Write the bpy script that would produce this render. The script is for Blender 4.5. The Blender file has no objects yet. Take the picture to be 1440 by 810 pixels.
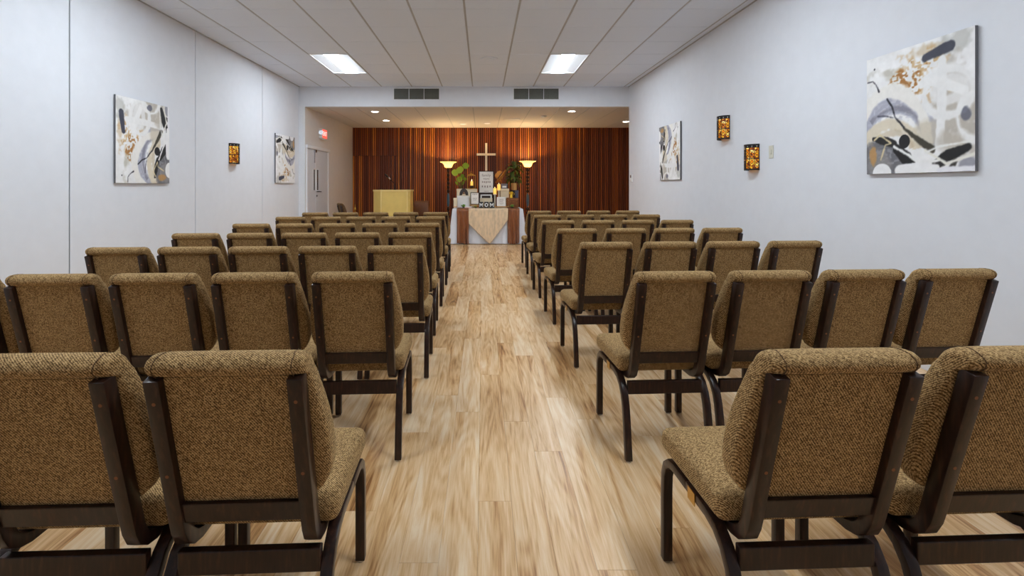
import bpy, bmesh, math, random
import numpy as np
from mathutils import Vector, Matrix

random.seed(7)
SC = bpy.context.scene
COL = SC.collection
PI = math.pi

# ------------------------------------------------------------------ camera
F = 664.0            # focal length in pixels of the 1440x810 frame
VX, VY = 679.0, 261.0
HC = 1.22
cam_d = bpy.data.cameras.new('camera')
cam = bpy.data.objects.new('camera', cam_d)
COL.objects.link(cam)
cam.location = (0, 0, HC)
cam.rotation_euler = (PI / 2, 0, 0)
cam_d.sensor_width = 36
cam_d.sensor_fit = 'HORIZONTAL'
cam_d.lens = F / 1440 * 36
cam_d.shift_x = (720 - VX) / 1440
cam_d.shift_y = -(405 - VY) / 1440
cam_d.clip_start = 0.02
SC.camera = cam

# ------------------------------------------------------------------ world and exposure
w = bpy.data.worlds.new('world'); SC.world = w
w.use_nodes = True
w.node_tree.nodes['Background'].inputs[0].default_value = (.75, .8, .9, 1)
w.node_tree.nodes['Background'].inputs[1].default_value = .3
SC.view_settings.view_transform = 'Standard'
SC.view_settings.look = 'None'
SC.view_settings.gamma = 1
SC.view_settings.use_curve_mapping = False
SC.view_settings.exposure = 0.14
TROFFER = 52.0         # emission of the ceiling panels
TORCH = 40.0           # watts of each floor lamp bulb
DOWN = 30.0            # emission of the stage downlights


def at(x, y, Y):
    """photo pixel -> world point at distance Y"""
    return Vector(((x - VX) * Y / F, Y, HC - (y - VY) * Y / F))

# ------------------------------------------------------------------ materials
def lin(c):
    return tuple(((v / 255) / 12.92 if v / 255 <= .04045 else ((v / 255 + .055) / 1.055) ** 2.4) for v in c)

MATS = {}
def new_mat(name):
    m = bpy.data.materials.new(name); m.use_nodes = True
    nt = m.node_tree
    b = nt.nodes['Principled BSDF']
    MATS[name] = m
    return m, nt, b

def N(nt, t, **kw):
    n = nt.nodes.new(t)
    for k, v in kw.items():
        setattr(n, k, v)
    return n

def ramp(nt, stops, interp='LINEAR'):
    r = nt.nodes.new('ShaderNodeValToRGB')
    r.color_ramp.interpolation = interp
    e = r.color_ramp.elements
    while len(e) < len(stops):
        e.new(.5)
    for i, (p, c) in enumerate(stops):
        e[i].position = p
        e[i].color = (*c, 1)
    return r

def mapping(nt, coord, scale, socket='Object'):
    tc = nt.nodes.new('ShaderNodeTexCoord')
    mp = nt.nodes.new('ShaderNodeMapping')
    mp.inputs['Scale'].default_value = scale
    nt.links.new(tc.outputs[coord], mp.inputs['Vector'])
    return mp

def plain(name, rgb, rough=.6, metal=0, noise=.06, nscale=30, bump=0, spec=.5):
    m, nt, b = new_mat(name)
    L = nt.links.new
    c = lin(rgb)
    mp = mapping(nt, 'Object', (1, 1, 1))
    n = N(nt, 'ShaderNodeTexNoise'); n.inputs['Scale'].default_value = nscale
    n.inputs['Detail'].default_value = 4
    L(mp.outputs[0], n.inputs['Vector'])
    r = ramp(nt, [(.3, tuple(v * (1 - noise) for v in c)), (.7, tuple(min(1, v * (1 + noise)) for v in c))])
    L(n.outputs['Fac'], r.inputs['Fac']); L(r.outputs['Color'], b.inputs['Base Color'])
    b.inputs['Roughness'].default_value = rough
    b.inputs['Metallic'].default_value = metal
    b.inputs['Specular IOR Level'].default_value = spec
    if bump:
        bp = N(nt, 'ShaderNodeBump'); bp.inputs['Strength'].default_value = bump
        bp.inputs['Distance'].default_value = .002
        L(n.outputs['Fac'], bp.inputs['Height']); L(bp.outputs['Normal'], b.inputs['Normal'])
    return m

def emit(name, rgb, strength, base=None):
    m, nt, b = new_mat(name)
    b.inputs['Base Color'].default_value = (*(base or (.8, .8, .8)), 1)
    b.inputs['Emission Color'].default_value = (*rgb, 1)
    b.inputs['Emission Strength'].default_value = strength
    return m

plain('wall_paint', (226, 229, 236), .75, noise=.015, nscale=9, bump=.06)
plain('wall_panel', (226, 229, 236), .7, noise=.015, nscale=9, bump=.05)
plain('seam', (150, 152, 158), .8)
plain('stage_wall', (222, 218, 216), .75, noise=.02, nscale=9, bump=.06)
plain('ceiling_tile', (226, 235, 250), .9, noise=.02, nscale=160, bump=.15)
plain('ceiling_grid', (176, 178, 184), .6)
plain('ceiling_void', (120, 115, 110), .9)
plain('stage_tile', (214, 210, 210), .9, noise=.03, nscale=120, bump=.15)
plain('white_trim', (228, 230, 235), .5, noise=.02)
plain('door_paint', (214, 216, 224), .5, noise=.02)
plain('glass_dark', (60, 52, 48), .15)
plain('vent_dark', (72, 72, 64), .6)
plain('vent_fin', (122, 124, 116), .5)
plain('black_metal', (24, 23, 26), .45, metal=.3)
plain('chrome', (190, 190, 195), .25, metal=1)
plain('brass', (190, 150, 70), .3, metal=1)
plain('white_plastic', (232, 232, 230), .4, noise=.01)
plain('ivory_plastic', (214, 212, 198), .4, noise=.01)
plain('canvas_edge_shaded', (104, 104, 108), .9, noise=.03, nscale=200)  # shade on the canvas sides is put into this dark grey
plain('screw_cap', (120, 72, 38), .5)
plain('lectern', (226, 196, 112), .5, noise=.05, nscale=6)
plain('lectern_edge', (236, 210, 138), .45, noise=.03)
plain('cross', (246, 236, 214), .5, noise=.03)
plain('linen', (226, 228, 236), .85, noise=.02, nscale=60)
plain('cream_box', (232, 214, 182), .7, noise=.03)
plain('white_box', (236, 234, 230), .6, noise=.02)
plain('paper', (236, 230, 222), .8, noise=.02)
plain('ink', (62, 54, 52), .7)
plain('ink_soft', (150, 132, 126), .8)
plain('dark_frame', (46, 28, 22), .5)
plain('block_black', (32, 32, 34), .6)
plain('letter_white', (238, 238, 236), .6)
plain('wax_white', (238, 228, 206), .5)
plain('terracotta', (204, 150, 84), .7, noise=.06)
plain('soil', (50, 36, 26), .95)
plain('slate_box', (74, 76, 92), .7)
plain('grey_box', (120, 112, 116), .7)
plain('gold_ribbon', (252, 206, 50), .35)
plain('hat_straw', (202, 132, 52), .8, noise=.14, nscale=90)
plain('stem', (98, 88, 40), .7)
plain('brown_leather', (112, 66, 30), .55, noise=.1, nscale=20)
plain('lamp_blue', (66, 104, 126), .35)
plain('pink_paper', (222, 186, 178), .8)
plain('motif_skin', (150, 98, 60), .8)
plain('succulent', (126, 172, 80), .55, noise=.15)
plain('lemon_leaf', (150, 150, 60), .55, noise=.15)
plain('crate_wood', (140, 84, 40), .65, noise=.2, nscale=25)
plain('easel_wood', (196, 150, 92), .6, noise=.1)
plain('rose_gold', (226, 150, 96), .5)

# dark bent wood with streaky grain
m, nt, b = new_mat('dark_wood'); L = nt.links.new
mp = mapping(nt, 'Object', (30, 30, 5))
n = N(nt, 'ShaderNodeTexNoise'); n.inputs['Scale'].default_value = 3; n.inputs['Detail'].default_value = 6
L(mp.outputs[0], n.inputs['Vector'])
r = ramp(nt, [(.3, lin((27, 17, 14))), (.55, lin((44, 26, 20))), (.75, lin((70, 42, 29)))])
L(n.outputs['Fac'], r.inputs['Fac']); L(r.outputs['Color'], b.inputs['Base Color'])
b.inputs['Roughness'].default_value = .3
b.inputs['Specular IOR Level'].default_value = .38
bp = N(nt, 'ShaderNodeBump'); bp.inputs['Strength'].default_value = .1; bp.inputs['Distance'].default_value = .001
L(n.outputs['Fac'], bp.inputs['Height']); L(bp.outputs['Normal'], b.inputs['Normal'])

# tweed upholstery: tan and dark brown threads
def tweed(name, dark, mid, light):
    m, nt, b = new_mat(name); L = nt.links.new
    mp = mapping(nt, 'Object', (1, 1, 1))
    n1 = N(nt, 'ShaderNodeTexVoronoi'); n1.inputs['Scale'].default_value = 330
    n2 = N(nt, 'ShaderNodeTexNoise'); n2.inputs['Scale'].default_value = 190; n2.inputs['Detail'].default_value = 3
    wv = N(nt, 'ShaderNodeTexWave', bands_direction='DIAGONAL'); wv.inputs['Scale'].default_value = 95
    wv.inputs['Distortion'].default_value = 2.5; wv.inputs['Detail'].default_value = 2
    wv.inputs['Detail Scale'].default_value = 3
    for x in (n1, n2, wv):
        L(mp.outputs[0], x.inputs['Vector'])
    sep = N(nt, 'ShaderNodeSeparateColor'); L(n1.outputs['Color'], sep.inputs[0])
    a1 = N(nt, 'ShaderNodeMath', operation='MULTIPLY'); a1.inputs[1].default_value = .42
    L(sep.outputs[0], a1.inputs[0])
    a2 = N(nt, 'ShaderNodeMath', operation='MULTIPLY_ADD'); a2.inputs[1].default_value = .36
    L(wv.outputs['Fac'], a2.inputs[0]); L(a1.outputs[0], a2.inputs[2])
    a3 = N(nt, 'ShaderNodeMath', operation='MULTIPLY_ADD'); a3.inputs[1].default_value = .3
    L(n2.outputs['Fac'], a3.inputs[0]); L(a2.outputs[0], a3.inputs[2])
    r = ramp(nt, [(.22, lin(dark)), (.5, lin(mid)), (.8, lin(light))])
    L(a3.outputs[0], r.inputs['Fac']); L(r.outputs['Color'], b.inputs['Base Color'])
    b.inputs['Roughness'].default_value = .95
    b.inputs['Specular IOR Level'].default_value = .15
    b.inputs['Sheen Weight'].default_value = .25
    b.inputs['Sheen Tint'].default_value = (*lin((220, 196, 150)), 1)
    bp = N(nt, 'ShaderNodeBump'); bp.inputs['Strength'].default_value = .5; bp.inputs['Distance'].default_value = .0015
    L(a3.outputs[0], bp.inputs['Height']); L(bp.outputs['Normal'], b.inputs['Normal'])
tweed('tweed', (64, 44, 22), (131, 100, 62), (198, 165, 116))
tweed('tweed_dark', (46, 30, 20), (80, 56, 38), (112, 84, 58))

# floor planks: tone per plank from the attribute 'tone', long grain from world position
m, nt, b = new_mat('oak_plank'); L = nt.links.new
geo = N(nt, 'ShaderNodeNewGeometry')
att = N(nt, 'ShaderNodeAttribute', attribute_name='tone')
off = N(nt, 'ShaderNodeVectorMath', operation='SCALE'); off.inputs['Scale'].default_value = 37.0
L(att.outputs['Vector'], off.inputs[0])
add = N(nt, 'ShaderNodeVectorMath', operation='ADD')
L(geo.outputs['Position'], add.inputs[0]); L(off.outputs[0], add.inputs[1])
def stretched(sx, sy):
    q = N(nt, 'ShaderNodeMapping'); q.inputs['Scale'].default_value = (sx, sy, 1)
    L(add.outputs[0], q.inputs['Vector']); return q
# broad figure
gr = N(nt, 'ShaderNodeTexNoise'); gr.inputs['Scale'].default_value = 1.5; gr.inputs['Detail'].default_value = 5
gr.inputs['Roughness'].default_value = .6; gr.inputs['Distortion'].default_value = 1.6
L(stretched(9, .75).outputs[0], gr.inputs['Vector'])
# cathedral growth rings: iso-lines of a stretched noise
rg = N(nt, 'ShaderNodeTexNoise'); rg.inputs['Scale'].default_value = 1.0; rg.inputs['Detail'].default_value = 1.5
L(stretched(7.5, .9).outputs[0], rg.inputs['Vector'])
rm = N(nt, 'ShaderNodeMath', operation='MULTIPLY'); rm.inputs[1].default_value = 75
L(rg.outputs['Fac'], rm.inputs[0])
rs = N(nt, 'ShaderNodeMath', operation='SINE'); L(rm.outputs[0], rs.inputs[0])
# fine pores
fg = N(nt, 'ShaderNodeTexNoise'); fg.inputs['Scale'].default_value = 1.5; fg.inputs['Detail'].default_value = 5
L(stretched(130, 5).outputs[0], fg.inputs['Vector'])
def madd(src, k, base):
    q = N(nt, 'ShaderNodeMath', operation='MULTIPLY_ADD'); q.inputs[1].default_value = k
    L(src, q.inputs[0])
    if base is None: q.inputs[2].default_value = 0
    else: L(base, q.inputs[2])
    return q.outputs[0]
sepa = N(nt, 'ShaderNodeSeparateXYZ'); L(att.outputs['Vector'], sepa.inputs[0])
v_ = madd(gr.outputs['Fac'], .70, None)
v_ = madd(rs.outputs[0], .034, v_)
v_ = madd(fg.outputs['Fac'], .28, v_)
v_ = madd(sepa.outputs[0], .15, v_)
r = ramp(nt, [(.34, lin((122, 78, 42))), (.43, lin((182, 134, 84))), (.52, lin((208, 166, 116))), (.61, lin((222, 186, 142))), (.74, lin((232, 206, 172)))])
L(v_, r.inputs['Fac'])
L(r.outputs['Color'], b.inputs['Base Color'])
b.inputs['Roughness'].default_value = .34
bp = N(nt, 'ShaderNodeBump'); bp.inputs['Strength'].default_value = .10; bp.inputs['Distance'].default_value = .001
L(fg.outputs['Fac'], bp.inputs['Height']); L(bp.outputs['Normal'], b.inputs['Normal'])

# redwood slats: tone by object
m, nt, b = new_mat('slat_wood'); L = nt.links.new
oi = N(nt, 'ShaderNodeObjectInfo')
geo = N(nt, 'ShaderNodeNewGeometry')
mp = N(nt, 'ShaderNodeMapping'); mp.inputs['Scale'].default_value = (40, 40, 1.4)
L(geo.outputs['Position'], mp.inputs['Vector'])
n = N(nt, 'ShaderNodeTexNoise'); n.inputs['Scale'].default_value = 1.5; n.inputs['Detail'].default_value = 5
L(mp.outputs[0], n.inputs['Vector'])
ma = N(nt, 'ShaderNodeMath', operation='MULTIPLY_ADD'); ma.inputs[1].default_value = .35
L(n.outputs['Fac'], ma.inputs[0])
m2 = N(nt, 'ShaderNodeMath', operation='MULTIPLY'); m2.inputs[1].default_value = .65
L(oi.outputs['Random'], m2.inputs[0]); L(m2.outputs[0], ma.inputs[2])
r = ramp(nt, [(.12, lin((98, 42, 15))), (.5, lin((138, 66, 24))), (.70, lin((162, 84, 28))), (.8, lin((200, 116, 36))), (.9, lin((232, 154, 52)))])
L(ma.outputs[0], r.inputs['Fac']); L(r.outputs['Color'], b.inputs['Base Color'])
b.inputs['Roughness'].default_value = .42
plain('slat_back', (38, 15, 9), .8)

# satins
def satin(name, rgb, rough=.38):
    m, nt, b = new_mat(name); L = nt.links.new
    c = lin(rgb)
    mp = mapping(nt, 'Object', (6, 6, 2))
    n = N(nt, 'ShaderNodeTexNoise'); n.inputs['Scale'].default_value = 4; n.inputs['Detail'].default_value = 3
    L(mp.outputs[0], n.inputs['Vector'])
    r = ramp(nt, [(.35, tuple(v * .85 for v in c)), (.65, tuple(min(1, v * 1.12) for v in c))])
    L(n.outputs['Fac'], r.inputs['Fac']); L(r.outputs['Color'], b.inputs['Base Color'])
    b.inputs['Roughness'].default_value = rough
    b.inputs['Sheen Weight'].default_value = .3
satin('satin_brown', (140, 80, 38), .33)
satin('satin_champagne', (224, 196, 160), .45)

# leaves
def leaf_mat(name, a, c):
    m, nt, b = new_mat(name); L = nt.links.new
    oi = N(nt, 'ShaderNodeObjectInfo')
    r = ramp(nt, [(0, lin(a)), (1, lin(c))])
    L(oi.outputs['Random'], r.inputs['Fac']); L(r.outputs['Color'], b.inputs['Base Color'])
    b.inputs['Roughness'].default_value = .45
    out = nt.nodes['Material Output']
    tr = N(nt, 'ShaderNodeBsdfTranslucent'); L(r.outputs['Color'], tr.inputs['Color'])
    mx = N(nt, 'ShaderNodeMixShader'); mx.inputs[0].default_value = .35
    L(b.outputs[0], mx.inputs[1]); L(tr.outputs[0], mx.inputs[2]); L(mx.outputs[0], out.inputs['Surface'])
leaf_mat('leaf_bright', (110, 150, 30), (176, 200, 60))
leaf_mat('leaf_dark', (34, 66, 24), (110, 122, 40))

# lamp glass: frosted translucent amber
m, nt, b = new_mat('lamp_glass'); L = nt.links.new
out = nt.nodes['Material Output']
tr = N(nt, 'ShaderNodeBsdfTranslucent'); tr.inputs['Color'].default_value = (1, .88, .55, 1)
b.inputs['Base Color'].default_value = (.95, .78, .36, 1); b.inputs['Roughness'].default_value = .3
b.inputs['Emission Color'].default_value = (1, .70, .16, 1); b.inputs['Emission Strength'].default_value = .4
mx = N(nt, 'ShaderNodeMixShader'); mx.inputs[0].default_value = .6
L(b.outputs[0], mx.inputs[1]); L(tr.outputs[0], mx.inputs[2]); L(mx.outputs[0], out.inputs['Surface'])

# amber mosaic glass of the sconces, lit from inside
m, nt, b = new_mat('amber_glass'); L = nt.links.new
mp = mapping(nt, 'Object', (1, 1, 1))
vo = N(nt, 'ShaderNodeTexVoronoi'); vo.inputs['Scale'].default_value = 42
L(mp.outputs[0], vo.inputs['Vector'])
sep = N(nt, 'ShaderNodeSeparateColor'); L(vo.outputs['Color'], sep.inputs[0])
r = ramp(nt, [(.0, lin((120, 40, 4))), (.45, lin((226, 130, 12))), (.8, lin((255, 196, 50))), (1, lin((255, 226, 140)))])
L(sep.outputs[0], r.inputs['Fac'])
L(r.outputs['Color'], b.inputs['Base Color']); L(r.outputs['Color'], b.inputs['Emission Color'])
b.inputs['Emission Strength'].default_value = .55
b.inputs['Roughness'].default_value = .2

emit('troffer_lens', (.83, .925, 1), TROFFER)
emit('troffer_wing', (.80, .91, 1), .25, (.62, .64, .67))
emit('downlight_lens', (1, .9, .76), DOWN)
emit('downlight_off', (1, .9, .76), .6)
emit('exit_red', (1, .10, .07), 1.1, (.8, .1, .08))
emit('exit_letter', (1, .75, .7), 1.2)
emit('candle_glow', (1, .55, .06), .55, (.95, .7, .2))
emit('flame', (1, .75, .3), 4)

# printed canvas: colour attribute
m, nt, b = new_mat('canvas_print')
att = N(nt, 'ShaderNodeAttribute', attribute_name='print')
nt.links.new(att.outputs['Color'], b.inputs['Base Color'])
b.inputs['Roughness'].default_value = .7

# ------------------------------------------------------------------ mesh builder
class MB:
    def __init__(s):
        s.v = []; s.f = []
    def add(s, vs, fs):
        o = len(s.v)
        s.v += [tuple(p) for p in vs]
        s.f += [tuple(i + o for i in f) for f in fs]
        return s
    def box(s, x0, x1, y0, y1, z0, z1):
        vs = [(x, y, z) for z in (z0, z1) for y in (y0, y1) for x in (x0, x1)]
        return s.add(vs, [(0, 2, 3, 1), (4, 5, 7, 6), (0, 1, 5, 4), (2, 6, 7, 3), (0, 4, 6, 2), (1, 3, 7, 5)])
    def cham(s, x0, x1, y0, y1, z0, z1, c):
        """box whose top edge is chamfered"""
        vs = [(x0, y0, z0), (x1, y0, z0), (x1, y1, z0), (x0, y1, z0),
              (x0, y0, z1 - c), (x1, y0, z1 - c), (x1, y1, z1 - c), (x0, y1, z1 - c),
              (x0 + c, y0 + c, z1), (x1 - c, y0 + c, z1), (x1 - c, y1 - c, z1), (x0 + c, y1 - c, z1)]
        fs = [(3, 2, 1, 0), (8, 9, 10, 11)]
        for i in range(4):
            j = (i + 1) % 4
            fs += [(i, j, 4 + j, 4 + i), (4 + i, 4 + j, 8 + j, 8 + i)]
        return s.add(vs, fs)
    def rings(s, rings, cap=True, close=True):
        o = len(s.v); n = len(rings[0])
        for r_ in rings:
            s.v += [tuple(p) for p in r_]
        for i in range(len(rings) - 1):
            for j in range(n if close else n - 1):
                k = (j + 1) % n
                s.f.append((o + i * n + j, o + i * n + k, o + (i + 1) * n + k, o + (i + 1) * n + j))
        if cap:
            s.f.append(tuple(o + j for j in reversed(range(n))))
            s.f.append(tuple(o + (len(rings) - 1) * n + j for j in range(n)))
        return s
    def sweep_yz(s, path, x, wx, th):
        """flat bar swept along a path in the YZ plane; wx wide in x, th thick (number or list)"""
        rings = []
        for i, (y, z) in enumerate(path):
            a = path[max(i - 1, 0)]; c = path[min(i + 1, len(path) - 1)]
            t = Vector((c[0] - a[0], c[1] - a[1])).normalized()
            nrm = Vector((-t.y, t.x))
            h = (th[i] if isinstance(th, (list, tuple)) else th) / 2
            rings.append([(x - wx / 2, y + nrm.x * h, z + nrm.y * h), (x + wx / 2, y + nrm.x * h, z + nrm.y * h),
                          (x + wx / 2, y - nrm.x * h, z - nrm.y * h), (x - wx / 2, y - nrm.x * h, z - nrm.y * h)])
        return s.rings(rings)
    def lathe(s, prof, seg=20, cx=0, cy=0, cap=True):
        return s.rings([[(cx + r_ * math.cos(2 * PI * k / seg), cy + r_ * math.sin(2 * PI * k / seg), z) for k in range(seg)] for r_, z in prof], cap)
    def tube(s, pts, rad, seg=8):
        rings = []
        pts = [Vector(p) for p in pts]
        for i, p in enumerate(pts):
            t = (pts[min(i + 1, len(pts) - 1)] - pts[max(i - 1, 0)]).normalized()
            u = t.cross(Vector((0, 0, 1)) if abs(t.z) < .9 else Vector((1, 0, 0))).normalized()
            q = t.cross(u)
            r_ = rad[i] if isinstance(rad, (list, tuple)) else rad
            rings.append([p + (u * math.cos(2 * PI * k / seg) + q * math.sin(2 * PI * k / seg)) * r_ for k in range(seg)])
        return s.rings(rings)
    def prism(s, poly, y0, y1):
        """polygon in XZ extruded in y"""
        n = len(poly)
        vs = [(p[0], y0, p[1]) for p in poly] + [(p[0], y1, p[1]) for p in poly]
        fs = [tuple(range(n)), tuple(reversed(range(n, 2 * n)))]
        for i in range(n):
            j = (i + 1) % n
            fs.append((i, n + i, n + j, j))
        return s.add(vs, fs)
    def mesh(s, name, mat, smooth=False, bevel=0, seg=2):
        me = bpy.data.meshes.new(name)
        me.from_pydata(s.v, [], s.f)
        bm = bmesh.new(); bm.from_mesh(me)
        if bevel:
            es = [e for e in bm.edges if len(e.link_faces) == 2 and e.calc_face_angle() > .5]
            bmesh.ops.bevel(bm, geom=es, offset=bevel, segments=seg, profile=.5, affect='EDGES', clamp_overlap=True)
        bmesh.ops.recalc_face_normals(bm, faces=bm.faces)
        bm.to_mesh(me); bm.free()
        me.materials.append(MATS[mat])
        if smooth:
            me.polygons.foreach_set('use_smooth', [True] * len(me.polygons))
            if smooth != 'all':
                me.set_sharp_from_angle(angle=math.radians(40))
        return me
    def build(s, name, mat, parent=None, smooth=False, bevel=0, seg=2):
        return link(name, s.mesh(name, mat, smooth, bevel, seg), parent)

def link(name, data, parent=None, loc=None):
    o = bpy.data.objects.new(name, data)
    COL.objects.link(o)
    if parent:
        o.parent = parent
    if loc is not None:
        o.location = loc
    return o

def thing(name, label, cat, loc=(0, 0, 0), rz=0, group=None):
    o = link(name, None)
    o.empty_display_size = .1
    o.location = loc; o.rotation_euler = (0, 0, rz)
    return tag(o, label, cat, group)

def tag(o, label, cat, group=None):
    o['label'] = label; o['category'] = cat
    if group:
        o['group'] = group
    return o

def struct(o, label=None, cat=None):
    o['kind'] = 'structure'
    if label:
        o['label'] = label
    if cat:
        o['category'] = cat
    return o

def copy_tree(o, parent=None):
    c = o.copy(); COL.objects.link(c); c.parent = parent
    for ch in o.children:
        copy_tree(ch, c)
    return c

def text_mesh(body, size, mat, depth=.0006, bold=0):
    cu = bpy.data.curves.new('lettering', 'FONT')
    cu.body = body; cu.size = size; cu.align_x = 'CENTER'; cu.align_y = 'CENTER'; cu.extrude = depth; cu.offset = bold
    ob = bpy.data.objects.new('lettering', cu); COL.objects.link(ob)
    bpy.context.view_layer.update()
    me = bpy.data.meshes.new_from_object(ob.evaluated_get(bpy.context.evaluated_depsgraph_get()))
    bpy.data.objects.remove(ob)
    me.materials.clear(); me.materials.append(MATS[mat])
    # stand the text up: XY -> XZ, facing -Y
    for v in me.vertices:
        x, y, z = v.co
        v.co = (x, -z, y)
    return me

# ------------------------------------------------------------------ room dimensions
XL, XR = -3.70, 2.94
YB, YS, YE = -2.6, 9.50, 13.0      # wall behind camera, soffit, stage end wall
ZC, ZS = 3.21, 2.81                # hall ceiling, stage ceiling
XSL, XSR = -3.58, 4.30             # stage side walls

# ------------------------------------------------------------------ floor
floor = struct(MB().box(XL - .1, XSR + .1, YB - .1, YE + .1, -.08, -.012).build('floor', 'crate_wood'),
               'light oak plank floor running along the aisle', 'floor')
PW, PL = .127, 1.22
planks = []
xi = 0; x = XL
while x < XSR:
    y = YB - random.random() * PL
    while y < YE:
        y0, y1 = max(y, YB), min(y + PL, YE)
        x1 = min(x + PW, XSR)
        if y1 - y0 > .02 and not (x > XR + .05 and y1 < YS):
            # how large it shows in the picture
            yy = max(y0, .9); cy = (yy + y1) / 2
            score = -1.0
            if y1 > 1.5:
                yy = max(y0, 1.5)
                px = VX + ((x + x1) / 2) * F / ((yy + y1) / 2)
                if -40 < px < 1480:
                    area = (x1 - x) * F * F * HC * (1 / yy - 1 / y1) / ((yy + y1) / 2)
                    hidden = 1.0 if -.62 < x < .72 else (.25 if y1 < 8.2 else .5)
                    score = area * hidden
            planks.append((score, x, x1, y0, y1, random.random(), random.random()))
        y += PL
    x += PW
planks.sort(key=lambda p: -p[0])
def tone_attr(me, vals):
    a = me.attributes.new('tone', 'FLOAT_VECTOR', 'FACE')
    a.data.foreach_set('vector', vals)
G = .0002
rest = MB(); rest_t = []
for i, (sc, x0, x1, y0, y1, t1, t2) in enumerate(planks):
    if i < 300 and sc > 0:
        cx, cy = (x0 + x1) / 2, (y0 + y1) / 2
        mb = MB().cham(x0 - cx + G, x1 - cx - G, y0 - cy + G, y1 - cy - G, -.012, 0, .0007)
        me = mb.mesh('plank', 'oak_plank')
        tone_attr(me, [c for _ in me.polygons for c in (t1, t2, 0)])
        link('plank', me, floor, (cx, cy, 0))
    else:
        n0 = len(rest.f)
        rest.cham(x0 + G, x1 - G, y0 + G, y1 - G, -.012, 0, .0007)
        rest_t += [c for _ in range(len(rest.f) - n0) for c in (t1, t2, 0)]
me = bpy.data.meshes.new('far_planks'); me.from_pydata(rest.v, [], rest.f); me.materials.append(MATS['oak_plank'])
tone_attr(me, rest_t)
o = link('far_planks', me, floor); o['kind'] = 'stuff'

# ------------------------------------------------------------------ walls
wl = struct(MB().box(XL - .15, XL - .012, YB, YS, 0, ZC + .2).build('wall_left', 'seam'),
            'white panelled side wall left of the chairs', 'wall')
ys = [YB, -1.31, .54, 2.385, 4.23, 6.08, 7.925, YS]
for a, c in zip(ys[:-1], ys[1:]):
    MB().box(XL - .012, XL, a + .007, c - .007, 0, ZC).build('panel', 'wall_panel', wl, bevel=.003, seg=1)
# end of the hall wall that faces the camera beside the stage
struct(MB().box(XL - .15, XSL, YS, YS + .02, 0, ZS).build('trim_1', 'white_trim'), 'narrow white wall return beside the stage opening', 'trim')
struct(MB().box(XR, XR + .16, YB, YS, 0, ZC + .2).build('wall_right', 'wall_paint'), 'white painted side wall right of the chairs', 'wall')
struct(MB().box(XL - .15, XR + .16, YB - .15, YB, 0, ZC + .2).build('wall_front', 'wall_paint'), 'white wall behind the camera', 'wall')
struct(MB().box(XSL - .14, XSL, YS + .02, YE, 0, ZS + .1).build('wall_stage_left', 'stage_wall'), 'pale stage side wall with double door', 'wall')
struct(MB().box(XSR, XSR + .14, YS, YE, 0, ZS + .1).build('wall_stage_right', 'stage_wall'), 'pale stage side wall hidden beyond the opening', 'wall')
struct(MB().box(XR + .16, XSR + .14, YS - .14, YS, 0, ZS + .1).build('wall_stage_return', 'stage_wall'), 'stage wall beside the opening', 'wall')
struct(MB().box(XL - .15, XSR + .14, YS, YS + .14, ZS, ZC + .2).build('wall_soffit', 'wall_paint'), 'white soffit over the stage opening with two air grilles', 'wall')
struct(MB().box(XL, XL + .012, YB, YS, 0, .1).build('baseboard_left', 'white_trim'), 'white baseboard under the left wall', 'baseboard')
struct(MB().box(XR - .012, XR, YB, YS, 0, .1).build('baseboard_right', 'white_trim'), 'white baseboard under the right wall', 'baseboard')

wb = struct(MB().box(XSL - .14, XSR + .14, YE, YE + .12, 0, ZS + .1).build('wall_back', 'slat_back'),
            'stage end wall clad in vertical redwood slats', 'wall')
SP = .054
full = MB().box(-.0155, .0155, -.04, 0, 0, ZS).mesh('slat', 'slat_wood')
low = MB().box(-.0155, .0155, -.04, 0, 0, 2.035).mesh('slat', 'slat_wood')
up = MB().box(-.0155, .0155, -.04, 0, 2.045, ZS).mesh('slat', 'slat_wood')
x = XSL + .03
while x < XSR - .02:
    if x < -2.35:
        link('slat', low, wb, (x, YE, 0)); link('slat', up, wb, (x, YE, 0))
    else:
        link('slat', full, wb, (x, YE, 0))
    x += SP

# ------------------------------------------------------------------ ceilings
TX0 = -.206; TS = .61
TY = [5.31 + .611 * k for k in range(-13, 8)]
lights_at = []      # (x0, x1, y0, y1)
for kx in (-4, 2):
    for ky in (6, 10, 16):
        pass
cl = struct(MB().box(XL - .1, XR + .1, YB - .1, YS, ZC + .03, ZC + .12).build('ceiling', 'ceiling_void'),
            'white hall ceiling of square lay-in tiles', 'ceiling')
gx = [XL] + [TX0 + TS * k for k in range(-5, 6)] + [XR]
gy = [YB] + [v for v in TY if YB + .05 < v < YS - .02] + [YS]
light_rows = [7.143, 7.143 - .611 * 6, 7.143 - .611 * 11]  # middle and nearest rows are out of view, added to brighten the hall
def is_light(xa, ya, ye):
    k = round((xa - TX0) / TS)
    if k not in (-4, 2):
        return False
    return any(ya > r0 - .1 and ye < r0 + 1.22 + .15 for r0 in light_rows)
tile_cache = {}
for xa, xb in zip(gx[:-1], gx[1:]):
    for ya, yb in zip(gy[:-1], gy[1:]):
        if is_light(xa, ya, yb):
            continue
        k = (round(xb - xa, 3), round(yb - ya, 3))
        if k not in tile_cache:
            hx, hy = (xb - xa) / 2 - .0105, (yb - ya) / 2 - .003
            tile_cache[k] = MB().box(-hx, hx, -hy, hy, 0, .018).mesh('tile', 'ceiling_tile', bevel=.005, seg=1)
        link('tile', tile_cache[k], cl, ((xa + xb) / 2, (ya + yb) / 2, ZC))
for xg in gx[1:-1]:
    MB().box(xg - .012, xg + .012, YB, YS, ZC + .004, ZC + .02).build('grid_runner', 'ceiling_grid', cl)
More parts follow.
